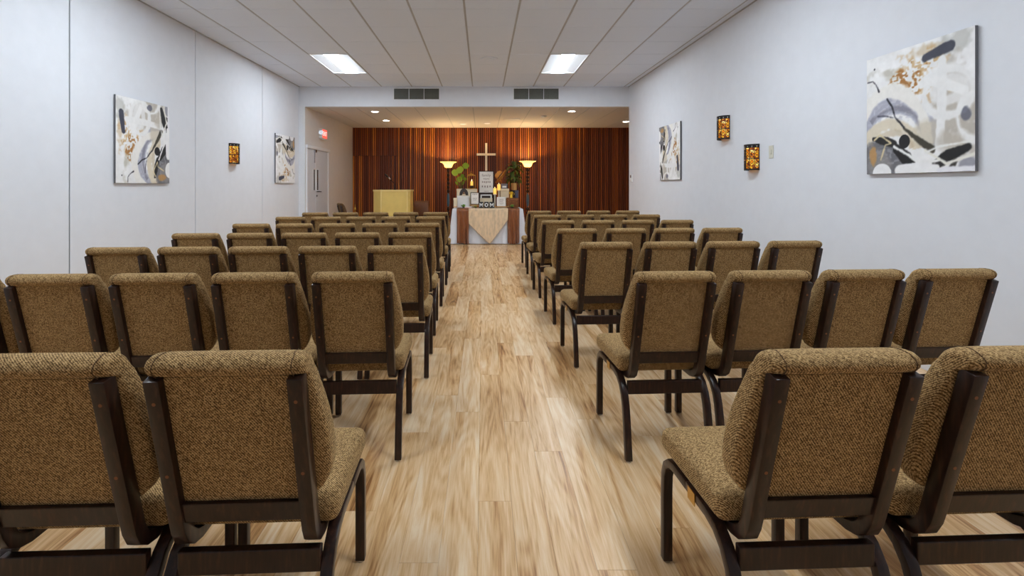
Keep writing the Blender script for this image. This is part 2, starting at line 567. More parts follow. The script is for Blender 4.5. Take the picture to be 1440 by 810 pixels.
for s_, xw in ((1, XL), (-1, XR)):
    MB().box(min(xw, xw + s_ * .02), max(xw, xw + s_ * .02), YB, YS, ZC - .006, ZC + .002).build('edge_angle', 'ceiling_grid', cl)

cs = struct(MB().box(XSL - .1, XSR + .1, YS + .14, YE + .1, ZS + .03, ZS + .1).build('ceiling_stage', 'ceiling_void'),
            'lower stage ceiling of long tiles with downlights', 'ceiling')
sx = [XSL] + [.395 + .597 * k for k in range(-6, 7) if XSL + .1 < .395 + .597 * k < XSR - .05] + [XSR]
sy = [YS + .14, 10.75, 11.97, YE - .03]
for xa, xb in zip(sx[:-1], sx[1:]):
    for ya, yb in zip(sy[:-1], sy[1:]):
        MB().box(xa + .009, xb - .009, ya + .001, yb - .001, ZS, ZS + .018).build('tile', 'stage_tile', cs)
for xg in sx[1:-1]:
    MB().box(xg - .010, xg + .010, YS + .14, YE - .03, ZS + .004, ZS + .02).build('grid_runner', 'ceiling_grid', cs)

# ------------------------------------------------------------------ ceiling troffers (2 x 4 ft, recessed)
def troffer(x0, x1, y0, y1, label):
    cx, cy = (x0 + x1) / 2, (y0 + y1) / 2
    t = thing('ceiling_light', label, 'ceiling light', (cx, cy, ZC), 0, 'troffers in the hall ceiling')
    hx, hy = (x1 - x0) / 2 - .006, (y1 - y0) / 2 - .006
    f = MB()
    f.box(-hx, -hx + .014, -hy, hy, -.004, .02).box(hx - .014, hx, -hy, hy, -.004, .02)
    f.box(-hx + .014, hx - .014, -hy, -hy + .014, -.004, .02).box(-hx + .014, hx - .014, hy - .014, hy, -.004, .02)
    f.build('frame', 'white_trim', t)
    hx -= .014; hy -= .014
    for s_ in (-1, 1):   # curved white reflector wings
        rings = []
        for k in range(9):
            u = k / 8
            x = s_ * (hx + (.10 - hx) * u)
            z = .002 + .022 * math.sin(u * PI / 2)
            rings.append([(x, -hy, z), (x, hy, z), (x, hy, z + .003), (x, -hy, z + .003)])
        MB().rings(rings).build('reflector', 'troffer_wing', t, smooth=True)
    rings = []
    for k in range(13):   # bowed central lens
        a = PI * k / 12
        rings.append([(-.10 * math.cos(a), -hy, .024 - .022 * math.sin(a)), (-.10 * math.cos(a), hy, .024 - .022 * math.sin(a)),
                      (-.10 * math.cos(a), hy, .028 - .018 * math.sin(a)), (-.10 * math.cos(a), -hy, .028 - .018 * math.sin(a))])
    MB().rings(rings).build('lens', 'troffer_lens', t, smooth=True)
    return t
pos_w = {7.14: 'near the stage', 3.477: 'over the middle rows', -.189: 'over the camera'}
for k, side in ((-4, 'left'), (2, 'right')):
    for r0, wd in zip(light_rows, ('nearest the stage soffit', 'added out of view over the middle chairs', 'added out of view over the nearest chairs')):
        ya = min(TY, key=lambda v: abs(v - r0)); yb = ya + 1.222
        troffer(TX0 + TS * k, TX0 + TS * (k + 1), ya, yb, f'rectangular ceiling light panel on the {side} side, {wd}')

def disc(name, label, cat, p, rad, mat, h=.012, ring=None):
    t = thing(name, label, cat, p)
    MB().lathe([(rad * .98, 0), (rad, -.003), (rad * .97, -h), (rad * .8, -h - .002)], 28).build('plate', mat, t, smooth=True)
    MB().lathe([(rad * .55, -h - .001), (rad * .55, -h - .006), (rad * .2, -h - .009)], 24).build('hub', ring or mat, t, smooth=True)
    return t
disc('ceiling_speaker', 'round white speaker disc flush in the hall ceiling tiles', 'speaker', (.1, 7.42, ZC), .14, 'ceiling_tile')
disc('ceiling_diffuser', 'round white air diffuser in the stage ceiling', 'vent', (.70, 11.35, ZS), .21, 'white_trim')
disc('smoke_detector', 'small round smoke detector on the stage ceiling', 'detector', (1.39, 10.76, ZS), .07, 'white_plastic', .03)

def downlight(x, y, on, label):
    t = thing('downlight', label, 'downlight', (x, y, ZS), 0, 'downlights in the stage ceiling')
    rings = []
    for r_, z in ((.095, -.001), (.095, -.008), (.075, -.008), (.07, -.001)):
        rings.append([(r_ * math.cos(2 * PI * k / 24), r_ * math.sin(2 * PI * k / 24), z) for k in range(24)])
    MB().rings(rings, cap=False).build('rim', 'white_trim', t, smooth=True)
    MB().lathe([(.072, -.002), (.07, -.005)], 24).build('lens', 'downlight_lens' if on else 'downlight_off', t)
downlight(-2.32, 10.14, True, 'lit downlight in stage ceiling, closest to the left soffit end')
downlight(-2.36, 11.52, True, 'lit downlight in stage ceiling, behind another one above the lectern')
downlight(-.51, 12.19, False, 'unlit downlight in stage ceiling left of the cross')
downlight(.11, 12.05, False, 'unlit downlight in stage ceiling above the cross')
downlight(1.90, 10.09, True, 'lit downlight in stage ceiling right of the smoke detector')
downlight(3.55, 11.72, True, 'lit downlight in stage ceiling at the right wall edge')

# ------------------------------------------------------------------ soffit air grilles
def grille(xa, xb, label):
    a = at(xa, 141.3, YS); c = at(xb, 123.2, YS)
    wd, hg = (c.x - a.x), (c.z - a.z)
    t = thing('air_grille', label, 'vent', ((a.x + c.x) / 2, YS, a.z), 0, 'air grilles in the soffit')
    h = wd / 2; fr = .022
    MB().box(-h + .01, h - .01, -.004, 0, .01, hg - .01).build('backing', 'vent_dark', t)
    f = MB().box(-h, h, -.014, 0, 0, fr).box(-h, h, -.014, 0, hg - fr, hg)
    f.box(-h, -h + fr, -.014, 0, fr, hg - fr).box(h - fr, h, -.014, 0, fr, hg - fr)
    f.build('frame', 'white_trim', t)
    iw = wd - 2 * fr
    for k in (1, 2):
        xx = -h + fr + iw * k / 3
        MB().box(xx - .005, xx + .005, -.013, -.004, fr, hg - fr).build('divider', 'white_trim', t)
    fm = MB()
    n = 66
    for k in range(n):
        xx = -h + fr + iw * (k + .5) / n
        fm.box(xx - .0025, xx + .0025, -.011, -.004, fr, hg - fr)
    o = fm.build('louvre_fins', 'vent_fin', t); o['kind'] = 'stuff'
grille(552.6, 619, 'dark air grille in the soffit, left of the two')
grille(721, 787, 'dark air grille in the soffit, right of the two')

# ------------------------------------------------------------------ chairs
def lean(z):
    return -.045 + (.79 - z) * .25

CREST_Y, CREST_Z = -.045, .848

def chair_proto(fabric, name='church_chair'):
    root = link(name, None); root.empty_display_size = .1
    # seat cushion
    mb = MB().box(-.203, .203, .085, .450, .360, .440)
    me = mb.mesh('seat', fabric, smooth=True, bevel=.028, seg=5)
    bm = bmesh.new(); bm.from_mesh(me)
    bmesh.ops.subdivide_edges(bm, edges=[e for e in bm.edges if e.calc_length() > .15], cuts=7, use_grid_fill=True)
    for v in bm.verts:
        if v.co.z > .41:
            u = 1 - (v.co.x / .203) ** 2; q = 1 - ((v.co.y - .27) / .185) ** 2
            v.co.z += .010 * max(u, 0) * max(q, 0)
            if v.co.y > .39:
                v.co.z -= .010 * (v.co.y - .39) / .06
    bm.to_mesh(me); bm.free()
    me.polygons.foreach_set('use_smooth', [True] * len(me.polygons))
    link('seat', me, root)
    # back cushion, lofted, with the roll over the top
    st = [(.452, .150, .012, .040), (.455, .164, .003, .050), (.468, .178, 0, .064), (.492, .192, 0, .074), (.525, .2015, 0, .080),
          (.57, .204, 0, .082), (.62, .2025, 0, .081), (.67, .197, 0, .079), (.715, .189, 0, .076), (.755, .181, 0, .072),
          (.784, .1745, 0, .069), (.7885, .174, -.012, .068), (.795, .1735, -.026, .066), (.806, .173, -.033, .063), (.818, .1725, -.032, .057),
          (.828, .170, -.024, .047), (.835, .165, -.010, .034), (.838, .155, .002, .022)]
    st = [(.472 + (z - .452) * (.848 - .472) / (.838 - .452), wv, d0, d1) for z, wv, d0, d1 in st]
    rings = []
    nseg = 40
    for z, wv, d0, d1 in st:
        r_ = []
        cd, hd = (d0 + d1) / 2, (d1 - d0) / 2
        ex = .34
        for k in range(nseg):
            a = 2 * PI * k / nseg
            cx_, sy_ = math.cos(a), math.sin(a)
            px_ = math.copysign(abs(cx_) ** ex, cx_) * wv
            py_ = math.copysign(abs(sy_) ** (.5 if sy_ > 0 else .3), sy_) * hd
            r_.append((px_, lean(z) + cd + py_, z))
        rings.append(r_)
    MB().rings(rings).build('backrest', fabric, root, smooth=True)
    # seams across both ends of the roll
    for s_ in (-1, 1):
        pts = []
        for z, d in ((.801, -.020), (.807, -.0265), (.817, -.0335), (.8285, -.0325), (.838, -.0245), (.8455, -.0095), (.849, .010), (.845, .036)):
            pts.append((s_ * (.147 if d < 0 else .143), lean(z) + d, z))
        MB().tube(pts, .0013, 5).build('seam', 'tweed_dark', root)
    # flat upholstered panel between the uprights
    p = MB()
    p.rings([[(-.136, lean(z) - .017, z), (.136, lean(z) - .017, z), (.136, lean(z) + .006, z), (-.136, lean(z) + .006, z)] for z in (.478, .801)])
    p.build('back_panel', fabric, root)
    # uprights bending forward under the seat
    path = [(lean(z) - .018, z) for z in (.803, .70, .60, .50, .44)]
    path += [(.0335, .405), (.046, .377), (.068, .358), (.096, .349), (.15, .347), (.30, .347)]
    th = [.036] * 5 + [.035, .034, .031, .027, .024, .024]
    for s_ in (-1, 1):
        up_ = MB().sweep_yz(path, s_ * .1515, .034, th).build('upright', 'dark_wood', root, smooth=True, bevel=.003, seg=2)
        for z in (.745, .56):
            y = lean(z) - .0355
            MB().tube([(s_ * .1515, y, z), (s_ * .1515, y - .0015, z - .0002)], .0042, 10).build('screw_cap', 'screw_cap', up_)
    MB().rings([[(-.136, lean(z) - .030, z), (.136, lean(z) - .030, z), (.136, lean(z), z), (-.136, lean(z), z)] for z in (.426, .478)]).build('lower_back_rail', 'dark_wood', root, bevel=.003)
    # bent legs
    rear = [(0, .006), (.012, .09), (.024, .17), (.036, .23), (.052, .275), (.078, .312), (.115, .337), (.16, .347), (.27, .347)]
    front = [(.430, .006), (.430, .12), (.430, .23), (.427, .285), (.414, .320), (.388, .341), (.355, .347), (.27, .347)]
    for s_ in (-1, 1):
        for pth in (rear, front):
            lg = MB().sweep_yz(pth, s_ * .186, .030, .026).build('leg', 'dark_wood', root, smooth=True, bevel=.003, seg=2)
            MB().lathe([(.011, 0), (.012, .002), (.012, .007)], 12, s_ * .186, pth[0][0]).build('foot_glide', 'chrome', lg)
    MB().box(-.171, .171, .046, .068, .276, .334).build('rear_rail', 'dark_wood', root, bevel=.003)
    MB().box(-.170, .170, .385, .405, .295, .347).build('front_rail', 'dark_wood', root, bevel=.003)
    MB().box(-.1345, .1345, .205, .265, .337, .36).build('seat_support', 'dark_wood', root)
    # small brass ganging bracket under the seat side
    MB().box(-.2035, -.2015, .21, .25, .325, .3595).build('ganging_bracket', 'brass', root)
    return root

ORD = ['first', 'second', 'third', 'fourth', 'fifth', 'sixth', 'seventh']
# per row: block side, list of (left px, right px, top px) of the crest, from the aisle outwards
rows = {
 'left': [
  [(203, 429, 494), (-52, 174, 500)],
  [(438, 549, 382.5), (301, 413, 383), (160, 273, 383.5), (20, 132, 385.5), (-119, -8, 387)],
  [(516, 592, 344.3), (420, 500, 344.8), (323, 402, 346), (228, 306, 347.5), (131, 210, 350)],
  [(545, 603, 325.3), (472, 532, 326), (398, 458, 327.3), (323, 384, 328.2), (247, 310, 329.4)],
  [(568.5, 616, 312.2), (509.5, 558, 313.2), (450, 499.6, 313.7), (391, 439, 315.3), (330, 380, 315.8)],
  [(585, 624, 303.8), (537, 577, 304.2), (488, 528, 304.4), (439, 480, 304.7), (389.7, 428.5, 305.4)],
  [(594, 628, 297.9), (552.5, 587, 298.1), (510.5, 546, 298.4), (469.4, 504, 299), (428.6, 463, 299.6)]],
 'right': [
  [(1066, 1285, 491), (1338, 1558, 489)],
  [(894, 1004, 381.5), (1028, 1137, 380.5), (1158, 1264, 379), (1289, 1397, 377.8)],
  [(816, 888.6, 341), (908, 977, 339.3), (993.4, 1065, 338.7), (1082, 1155, 338.5)],
  [(784.4, 840, 321.7), (852, 907, 321.5), (918, 973.7, 320.2), (989, 1045, 319.7)],
  [(761.6, 808, 310.3), (817, 864, 309.8), (874, 920, 309.3), (929.4, 974.7, 308.5)],
  [(749.4, 789, 302.5), (797, 837, 302.2), (843.5, 883, 301.2), (889, 928, 301)],
  [(741, 775.7, 296.8), (783, 817.5, 296.7), (824, 859, 296), (865.8, 899.5, 295.7)]]}
proto = chair_proto('tweed')
first = True
for side, rr in rows.items():
    for ri, row in enumerate(rr):
        # rows are straight: fit a line of tops, keep the gang-locked spacing
        Ys = [(HC - CREST_Z) * F / (t_ - VY) for _, _, t_ in row]
        Xs = [((a + c) / 2 - VX) * Y / F for (a, c, _), Y in zip(row, Ys)]
        # rows are straight and gang-locked at an even spacing
        if len(Xs) > 2:
            k1 = float(np.clip(np.polyfit(Xs, Ys, 1)[0], 0, .05)); my = float(np.mean(Ys)); mx0 = float(np.mean(Xs))
            Ys = [my + k1 * (x - mx0) for x in Xs]
            Xs = [((a + c) / 2 - VX) * Y / F for (a, c, _), Y in zip(row, Ys)]
        else:
            k1 = .04; my = float(np.mean(Ys))
        idx = np.arange(len(Xs)); s1, s0 = np.polyfit(idx, Xs, 1)
        mx0 = float(np.mean(Xs)); s1 = math.copysign(max(abs(s1), .415), s1)
        Xs = [mx0 + s1 * (i - idx.mean()) for i in idx]
        Ys = [my + k1 * (x - mx0) for x in Xs]
        yaw = math.atan(k1)
        for ci, (X, Y) in enumerate(zip(Xs, Ys)):
            c = proto if first else copy_tree(proto)
            first = False
            yw = yaw + math.radians(random.uniform(-.2, .2))
            d = Matrix.Rotation(yw, 2) @ Vector((0, CREST_Y))
            c.location = (X - d.x, Y - d.y, 0)
            c.rotation_euler = (0, 0, yw)
            tag(c, f'brown tweed chair {side} of aisle, {ORD[ri]} row from camera, {ORD[ci]} seat from the aisle', 'chair',
                f'chairs {side} of the aisle')

# two more chairs on the stage
c = chair_proto('brown_leather', 'stage_chair')
p = at(592.5, 284, 11.5)
c.location = (p.x, 11.5, 0); c.rotation_euler = (0, 0, PI)
tag(c, 'brown leather chair facing the hall, right of the lectern', 'chair')
c = chair_proto('tweed_dark', 'stage_chair')
c.location = (-2.96, 9.95, 0); c.rotation_euler = (0, 0, math.radians(-62))
tag(c, 'dark brown chair turned sideways near the double door', 'chair')

# ------------------------------------------------------------------ paintings: one abstract print, hung four ways round
def vnoise(u, v, f, seed):
    rs = np.random.RandomState(seed)
    g = rs.rand(64, 64)
    x, y = u * f, v * f
    xi, yi = np.floor(x).astype(int), np.floor(y).astype(int)
    fx, fy = x - xi, y - yi
    fx = fx * fx * (3 - 2 * fx); fy = fy * fy * (3 - 2 * fy)
    q = lambda a, b_: g[a % 64, b_ % 64]
    return (q(xi, yi) * (1 - fx) + q(xi + 1, yi) * fx) * (1 - fy) + (q(xi, yi + 1) * (1 - fx) + q(xi + 1, yi + 1) * fx) * fy

def print_colours(n):
    g = (np.arange(n) + .0) / (n - 1)
    U, V = np.meshgrid(g, g, indexing='ij')
    nz = .5 * vnoise(U, V, 7, 1) + .3 * vnoise(U, V, 17, 2) + .2 * vnoise(U, V, 41, 3)
    nf = .6 * vnoise(U, V, 26, 4) + .4 * vnoise(U, V, 60, 5)
    wob = (nz - .5) * .05
    img = np.empty((n, n, 3)); img[:] = (240, 240, 241)
    img += ((nz - .5) * 22)[..., None]
    def mixc(mask, c):
        img[:] = img * (1 - mask[..., None]) + np.array(c, float) * mask[..., None]
    sm = lambda e, w_: np.clip(.5 - e / w_, 0, 1)
    def seg(pts, wd, c, al=1, w_=.012):
        d = np.full((n, n), 9.)
        for i in range(len(pts) - 1):
            (x0, y0), (x1, y1) = pts[i], pts[i + 1]
            w0 = wd[i] if isinstance(wd, list) else wd
            w1 = wd[i + 1] if isinstance(wd, list) else wd
            L2 = (x1 - x0) ** 2 + (y1 - y0) ** 2
            t = np.clip(((U - x0) * (x1 - x0) + (V - y0) * (y1 - y0)) / L2, 0, 1)
            dd = np.hypot(U - x0 - t * (x1 - x0), V - y0 - t * (y1 - y0)) - (w0 + (w1 - w0) * t)
            d = np.minimum(d, dd)
        mixc(sm(d + (nf - .5) * .012, w_) * al, c)
    def arc(cx, cy, rx, ry, wd, c, a0=-400, a1=400, al=1, w_=.02):
        ang = np.degrees(np.arctan2((V - cy) / ry, (U - cx) / rx))
        rr = np.hypot((U - cx) / rx, (V - cy) / ry)
        d = (np.abs(rr - 1) * min(rx, ry)) - wd + wob
        mk = sm(d, w_) * ((ang >= a0) & (ang <= a1))
        mixc(mk * al, c)
    dry = .55 * vnoise(U * .5, V, 70, 8) + .45 * vnoise(U, V, 45, 9)
    def blob(cx, cy, rx, ry, c, al=1, w_=.3, rough=1.2, scum=0):
        d = np.hypot((U - cx) / rx, (V - cy) / ry) - 1 + (nz - .5) * rough
        mk = sm(d, w_) * al
        if scum:
            mk = mk * np.clip((dry - scum) * 7, 0, 1)
        mixc(mk, c)
    # soft greys and tans in the ground
    blob(.22, .84, .13, .05, (196, 192, 180), .8, .8, 3)
    blob(.86, .95, .13, .07, (196, 196, 192), .8, .6, 2)
    blob(.85, .45, .2, .3, (182, 174, 162), .8, .5, 1.5)
    blob(.58, .93, .14, .06, (208, 190, 160), .7, .6, 2)
    blob(.52, .76, .18, .2, (206, 172, 122), .85, .5, 2.6, .42)
    blob(.48, .70, .17, .15, (168, 114, 58), .95, .3, 3.0, .46)
    blob(.60, .60, .08, .12, (198, 156, 100), .8, .5, 2, .4)
    # lilac grey bands and cream arcs, lower left
    arc(.28, .16, .40, .40, .075, (172, 174, 190), 5, 160, .95)
    blob(.3, .5, .3, .1, (205, 206, 216), .8, .5, 1, .5)
    arc(.28, .16, .36, .37, .02, (128, 126, 140), 20, 130, .7)
    arc(.25, .22, .37, .46, .045, (240, 238, 234), 0, 178)
    arc(.25, .14, .28, .27, .05, (226, 216, 196), 10, 175)
    arc(.27, .12, .22, .22, .03, (200, 182, 150), 20, 120, .6)
    blob(.62, .3, .12, .1, (206, 196, 176), .7, .6, 1.5)
    # white loops and the vertical bar on the right
    arc(.79, .58, .20, .17, .030, (240, 240, 240), -400, 400)
    arc(.80, .60, .13, .08, .03, (236, 236, 236), -400, 400, .9)
    seg([(.57, .68), (.62, .71), (.74, .66), (.92, .57)], [.035, .04, .04, .035], (243, 243, 243))
    seg([(.745, .82), (.745, .52), (.72, .20)], [.036, .04, .034], (240, 240, 240))
    arc(1.0, .38, .13, .16, .02, (242, 242, 242), -400, 400)
    blob(.93, .40, .04, .05, (90, 92, 110), .8, .3, 1)
    blob(.80, .22, .10, .08, (196, 188, 176), .7, .6, 1)
    # grey disc, black masses
    blob(.17, .02, .26, .27, (104, 104, 110), .95, .1, .25)
    blob(.17, .02, .24, .24, (150, 150, 156), .8, .4, .6, .5)
    blob(.12, .10, .12, .10, (150, 146, 146), .7, .6, 1)
    blob(.07, .16, .04, .08, (196, 146, 84), .8, .4, 1.5)
    seg([(.08, .30), (.22, .27), (.30, .24)], [.015, .04, .03], (30, 30, 32))
    blob(.405, .255, .056, .058, (26, 26, 28), 1, .08, .2)
    seg([(.33, .20), (.42, .12), (.5, .08)], [.04, .055, .01], (26, 26, 28))
    seg([(.68, .07), (.80, .12), (.95, .17)], [.02, .045, .028], (26, 26, 28))
    seg([(.65, .02), (.76, .08)], [.03, .03], (34, 32, 32))
    seg([(.82, .02), (.85, .08)], .02, (60, 56, 52))
    blob(.95, .04, .07, .05, (150, 150, 162), .9, .3, 1)
    seg([(.40, .36), (.52, .27), (.66, .17)], [.008, .022, .030], (66, 62, 52))
    seg([(.01, .80), (.07, .80), (.11, .76), (.14, .70)], .006, (32, 32, 44))
    seg([(.23, .62), (.28, .55), (.31, .46), (.40, .37)], .007, (34, 34, 44))
    seg([(.13, .49), (.22, .48), (.29, .46)], .006, (70, 70, 84))
    # white ribbons
    seg([(.30, .22), (.45, .14), (.55, .07), (.72, .09)], .012, (242, 242, 242))
    seg([(.60, .17), (.78, .06), (1.0, .12)], .010, (236, 234, 226))
    seg([(.60, .15), (.72, .19), (.98, .21)], .008, (240, 240, 238))
    seg([(.36, .02), (.52, .05), (.70, .03), (.62, .0)], [.05, .03, .03, .03], (244, 244, 246))
    seg([(.72, .015), (1.0, .02)], .02, (238, 238, 244))
    seg([(.09, .29), (.15, .33), (.27, .25), (.21, .24), (.16, .12)], .007, (224, 208, 168))
    blob(.17, .0, .10, .085, (245, 245, 247), 1, .08, .1)
    # the dark slate brush mark and a dot
    seg([(.60, .875), (.70, .895), (.81, .912)], [.032, .036, .042], (64, 66, 80))
    blob(.09, .90, .010, .010, (60, 60, 70), 1, .3, .2)
    img += (nf[..., None] - .5) * 10
    return np.clip(img, 0, 255)

def srgb_lin(a):
    a = a / 255
    return np.where(a <= .04045, a / 12.92, ((a + .055) / 1.055) ** 2.4)

PN = 190
PRINT = srgb_lin(print_colours(PN))
def painting(label, wall_x, rz, ymid, zb, wd, hg, turns):
    t = thing('canvas_painting', label, 'painting', (wall_x, ymid, zb), rz, 'abstract canvases on the side walls')
    D = .025
    MB().box(-wd / 2, wd / 2, -D, -.006, 0, hg).build('stretched_canvas', 'canvas_edge_shaded', t, bevel=.002, seg=1)
    MB().box(-wd / 2 + .05, wd / 2 - .05, -.006, -.0015, .05, hg - .05).build('stretcher_bar', 'easel_wood', t)
    C = np.rot90(PRINT, turns, axes=(0, 1))      # a positive turn is counter-clockwise with u right and v up
    g = np.linspace(0, 1, PN)
    vs = [((u - .5) * (wd - .002), -D - .0006, .001 + v * (hg - .002)) for u in g for v in g]
    fs = [(i * PN + j, (i + 1) * PN + j, (i + 1) * PN + j + 1, i * PN + j + 1) for i in range(PN - 1) for j in range(PN - 1)]
    me = bpy.data.meshes.new('printed_face'); me.from_pydata(vs, [], fs)
    ca = me.color_attributes.new('print', 'FLOAT_COLOR', 'POINT')
    rgba = np.ones((PN * PN, 4)); rgba[:, :3] = C.reshape(-1, 3)
    ca.data.foreach_set('color', rgba.ravel())
    me.materials.append(MATS['canvas_print'])
    link('printed_face', me, t)
painting('large abstract canvas with dark brush mark at top right, on right wall near camera', XR, -PI / 2, 3.19, 1.305, .79, .865, 0)
painting('abstract canvas with ochre streaks hung on right wall beside the two sconces', XR, -PI / 2, 7.39, 1.31, .83, .865, -1)
painting('large abstract canvas on left wall, upright dark mark at its upper left', XL, PI / 2, 5.13, 1.245, .81, .89, 1)
painting('small-looking abstract canvas on left wall close to the stage opening', XL, PI / 2, 8.80, 1.27, .85, .885, 2)

# ------------------------------------------------------------------ sconces
def sconce(label, wall_x, rz, ymid, zb, hg):
    t = thing('wall_sconce', label, 'wall lamp', (wall_x, ymid, zb), rz, 'amber wall sconces')
    R = .105; S = 16
    def half(r_, z0, z1, a0=0, a1=PI, th=.004):
        mb = MB(); rings = []
        for k in range(S + 1):
            a = a0 + (a1 - a0) * k / S
            x, y = -math.cos(a), -math.sin(a)
            rings.append([(x * r_, y * r_ * .9, z0), (x * r_, y * r_ * .9, z1), (x * (r_ - th), y * (r_ - th) * .9, z1), (x * (r_ - th), y * (r_ - th) * .9, z0)])
        return mb.rings(rings)
    MB().box(-.07, .07, -.006, 0, .02, hg - .02).build('wall_plate', 'black_metal', t)
    half(R - .010, .012, hg * .86).build('amber_glass', 'amber_glass', t, smooth=True)
    half(R - .010, hg * .86, hg - .012).build('dark_band', 'black_metal', t, smooth=True)
    for z0, z1 in ((0, .016), (hg * .42, hg * .42 + .010), (hg - .018, hg)):
        half(R, z0, z1, th=.008).build('ring', 'black_metal', t, smooth=True)
    for k in range(7):
        a = PI * k / 6
        da = .035 if k % 3 else .06
        half(R - .001, .01, hg - .01, max(a - da, 0), min(a + da, PI), .006).build('upright_bar', 'black_metal', t)
    for j, zz in enumerate((hg * .10, hg * .21, hg * .32, hg * .52, hg * .63, hg * .75)):   # scroll lattice
        for k in range(6):
            a = PI * (k + .5) / 6
            c = Vector((-math.cos(a) * (R - .004), -math.sin(a) * (R - .004) * .9, zz))
            tg = Vector((math.sin(a), -math.cos(a) * .9, 0)).normalized()
            pts = [c + tg * (.016 * math.cos(q)) + Vector((0, 0, .014 * math.sin(q))) for q in np.linspace(0, 2 * PI, 9)]
            MB().tube(pts, .0026, 5).build('scroll', 'black_metal', t)
    for k in range(6):      # little pierced stars of the upper band
        a = PI * (k + .5) / 6
        c = Vector((-math.cos(a) * (R - .008), -math.sin(a) * (R - .008) * .9, hg * .92))
        tg = Vector((math.sin(a), -math.cos(a) * .9, 0)).normalized()
        pts = [c + tg * (.008 if q % 2 == 0 else .003) * math.cos(q * PI / 4) + Vector((0, 0, 1)) * (.008 if q % 2 == 0 else .003) * math.sin(q * PI / 4) for q in range(8)]
        nn = Vector((-math.cos(a), -math.sin(a), 0)) * .002
        MB().add([p - nn for p in pts] + [p + nn for p in pts], [tuple(range(8)), tuple(range(8, 16))]).build('star', 'letter_white', t)
sconce('amber mosaic sconce on right wall, the higher one near the far painting', XR, -PI / 2, 5.72, 1.775, .285)
sconce('amber mosaic sconce on right wall, the lower one beside the switch plate', XR, -PI / 2, 5.12, 1.385, .28)
sconce('amber mosaic sconce alone on the left wall between two paintings', XL, PI / 2, 6.98, 1.54, .30)

t = thing('switch_plate', 'ivory switch plate on right wall beside lower sconce', 'switch', (XR, 4.81, 1.50), -PI / 2)
MB().box(-.036, .036, -.006, 0, 0, .128).build('plate', 'ivory_plastic', t, bevel=.002)
MB().box(-.012, .012, -.012, -.005, .04, .088).build('rocker', 'ivory_plastic', t, bevel=.002)

t = thing('thermostat', 'small white thermostat with dark screen at the end of right wall', 'thermostat', (XR, 9.31, 1.29), -PI / 2)
MB().box(-.05, .05, -.025, 0, 0, .15).build('body', 'white_plastic', t, bevel=.004)
MB().box(-.032, .032, -.027, -.024, .085, .135).build('screen', 'glass_dark', t)
MB().tube([(0, -.024, .04), (0, -.036, .04)], .024, 16).build('dial', 'white_plastic', t)

# ------------------------------------------------------------------ double door and exit sign on the stage side wall
door = struct(link('door_1', None), 'pale double door with narrow glazed slots on the stage side wall', 'door')
door.location = (XSL, 0, 0)
y0, y1, yc = 9.55, 11.02, 10.06
tr_ = MB().box(0, .03, y0, y0 + .05, 0, 2.05).box(0, .03, y1 - .17, y1 - .1, 0, 2.05)
tr_.box(0, .045, y0 - .02, y1 - .08, 1.985, 2.05).build('door_frame', 'white_trim', door, bevel=.004)
for a, c in ((y0 + .05, yc - .005), (yc + .005, y1 - .17)):
    lf = MB().box(0, .018, a, c, .008, 1.985).build('door_leaf', 'door_paint', door, bevel=.002)
    wy = (c - .13, c - .05) if c < yc else (a + .06, a + .15)
    MB().box(.0165, .021, wy[0], wy[1], 1.12, 1.56).build('pane', 'glass_dark', lf)
    f = MB().box(.0165, .025, wy[0] - .015, wy[0], 1.105, 1.575).box(.0165, .025, wy[1], wy[1] + .015, 1.105, 1.575)
    f.box(.0165, .025, wy[0], wy[1], 1.105, 1.12).box(.0165, .025, wy[0], wy[1], 1.56, 1.575).build('pane_frame', 'white_trim', lf)
    if c > yc:
        h = MB().tube([(.018, a + .06, 1.09), (.06, a + .06, 1.09), (.07, a + .08, 1.09), (.07, a + .19, 1.085)], .010, 8)
        h.tube([(.018, a + .06, 1.0), (.03, a + .06, 1.0)], .018, 12).build('door_handle', 'black_metal', lf)
    else:
        cl_ = MB().box(.018, .055, c - .1, c - .02, 1.92, 1.975).box(.02, .035, c - .09, c - .07, 1.70, 1.92)
        cl_.build('door_closer', 'chrome', lf)
MB().box(.016, .021, yc - .012, yc + .012, .008, 1.985).build('astragal', 'white_trim', door)

t = thing('exit_sign', 'lit red exit sign above the double door', 'exit sign', (XSL, 10.46, 2.26), PI / 2)
MB().box(-.15, .15, -.075, 0, 0, .20).build('housing', 'white_plastic', t, bevel=.004)
MB().box(-.145, .145, -.081, -.0745, .006, .194).build('lit_face', 'exit_red', t)
o = link('lettering', text_mesh('EXIT', .13, 'exit_letter'), t, (0, -.0818, .1))
lm = MB().tube([(-.15, -.05, .115), (-.19, -.06, .115)], [.035, .05], 16).build('emergency_lamp', 'chrome', t)
MB().box(-.12, .12, -.06, -.015, -.022, 0).build('battery_box', 'white_plastic', t, bevel=.003)

# ------------------------------------------------------------------ lectern with microphone
Yl = 10.4
a = at(523, 267, Yl); b_ = at(576.5, 267, Yl)
LH = HC - (267 - VY) * Yl / F
t = thing('lectern', 'pale yellow wooden lectern standing before the slat wall', 'lectern', ((a.x + b_.x) / 2, Yl, 0))
h = (b_.x - a.x) / 2
plan = [(-h, .16), (-h + .20, 0), (h - .06, 0), (h, .05), (h, .48), (-h, .48)]
def prism_z(poly, z0, z1, grow=0):
    cx = sum(p[0] for p in poly) / len(poly); cy = sum(p[1] for p in poly) / len(poly)
    q = [(p[0] + math.copysign(grow, p[0] - cx), p[1] + math.copysign(grow, p[1] - cy)) for p in poly]
    n = len(q)
    mb = MB()
    mb.add([(x, y, z0) for x, y in q] + [(x, y, z1) for x, y in q],
           [tuple(range(n)), tuple(range(n, 2 * n))] + [(i, (i + 1) % n, n + (i + 1) % n, n + i) for i in range(n)])
    return mb
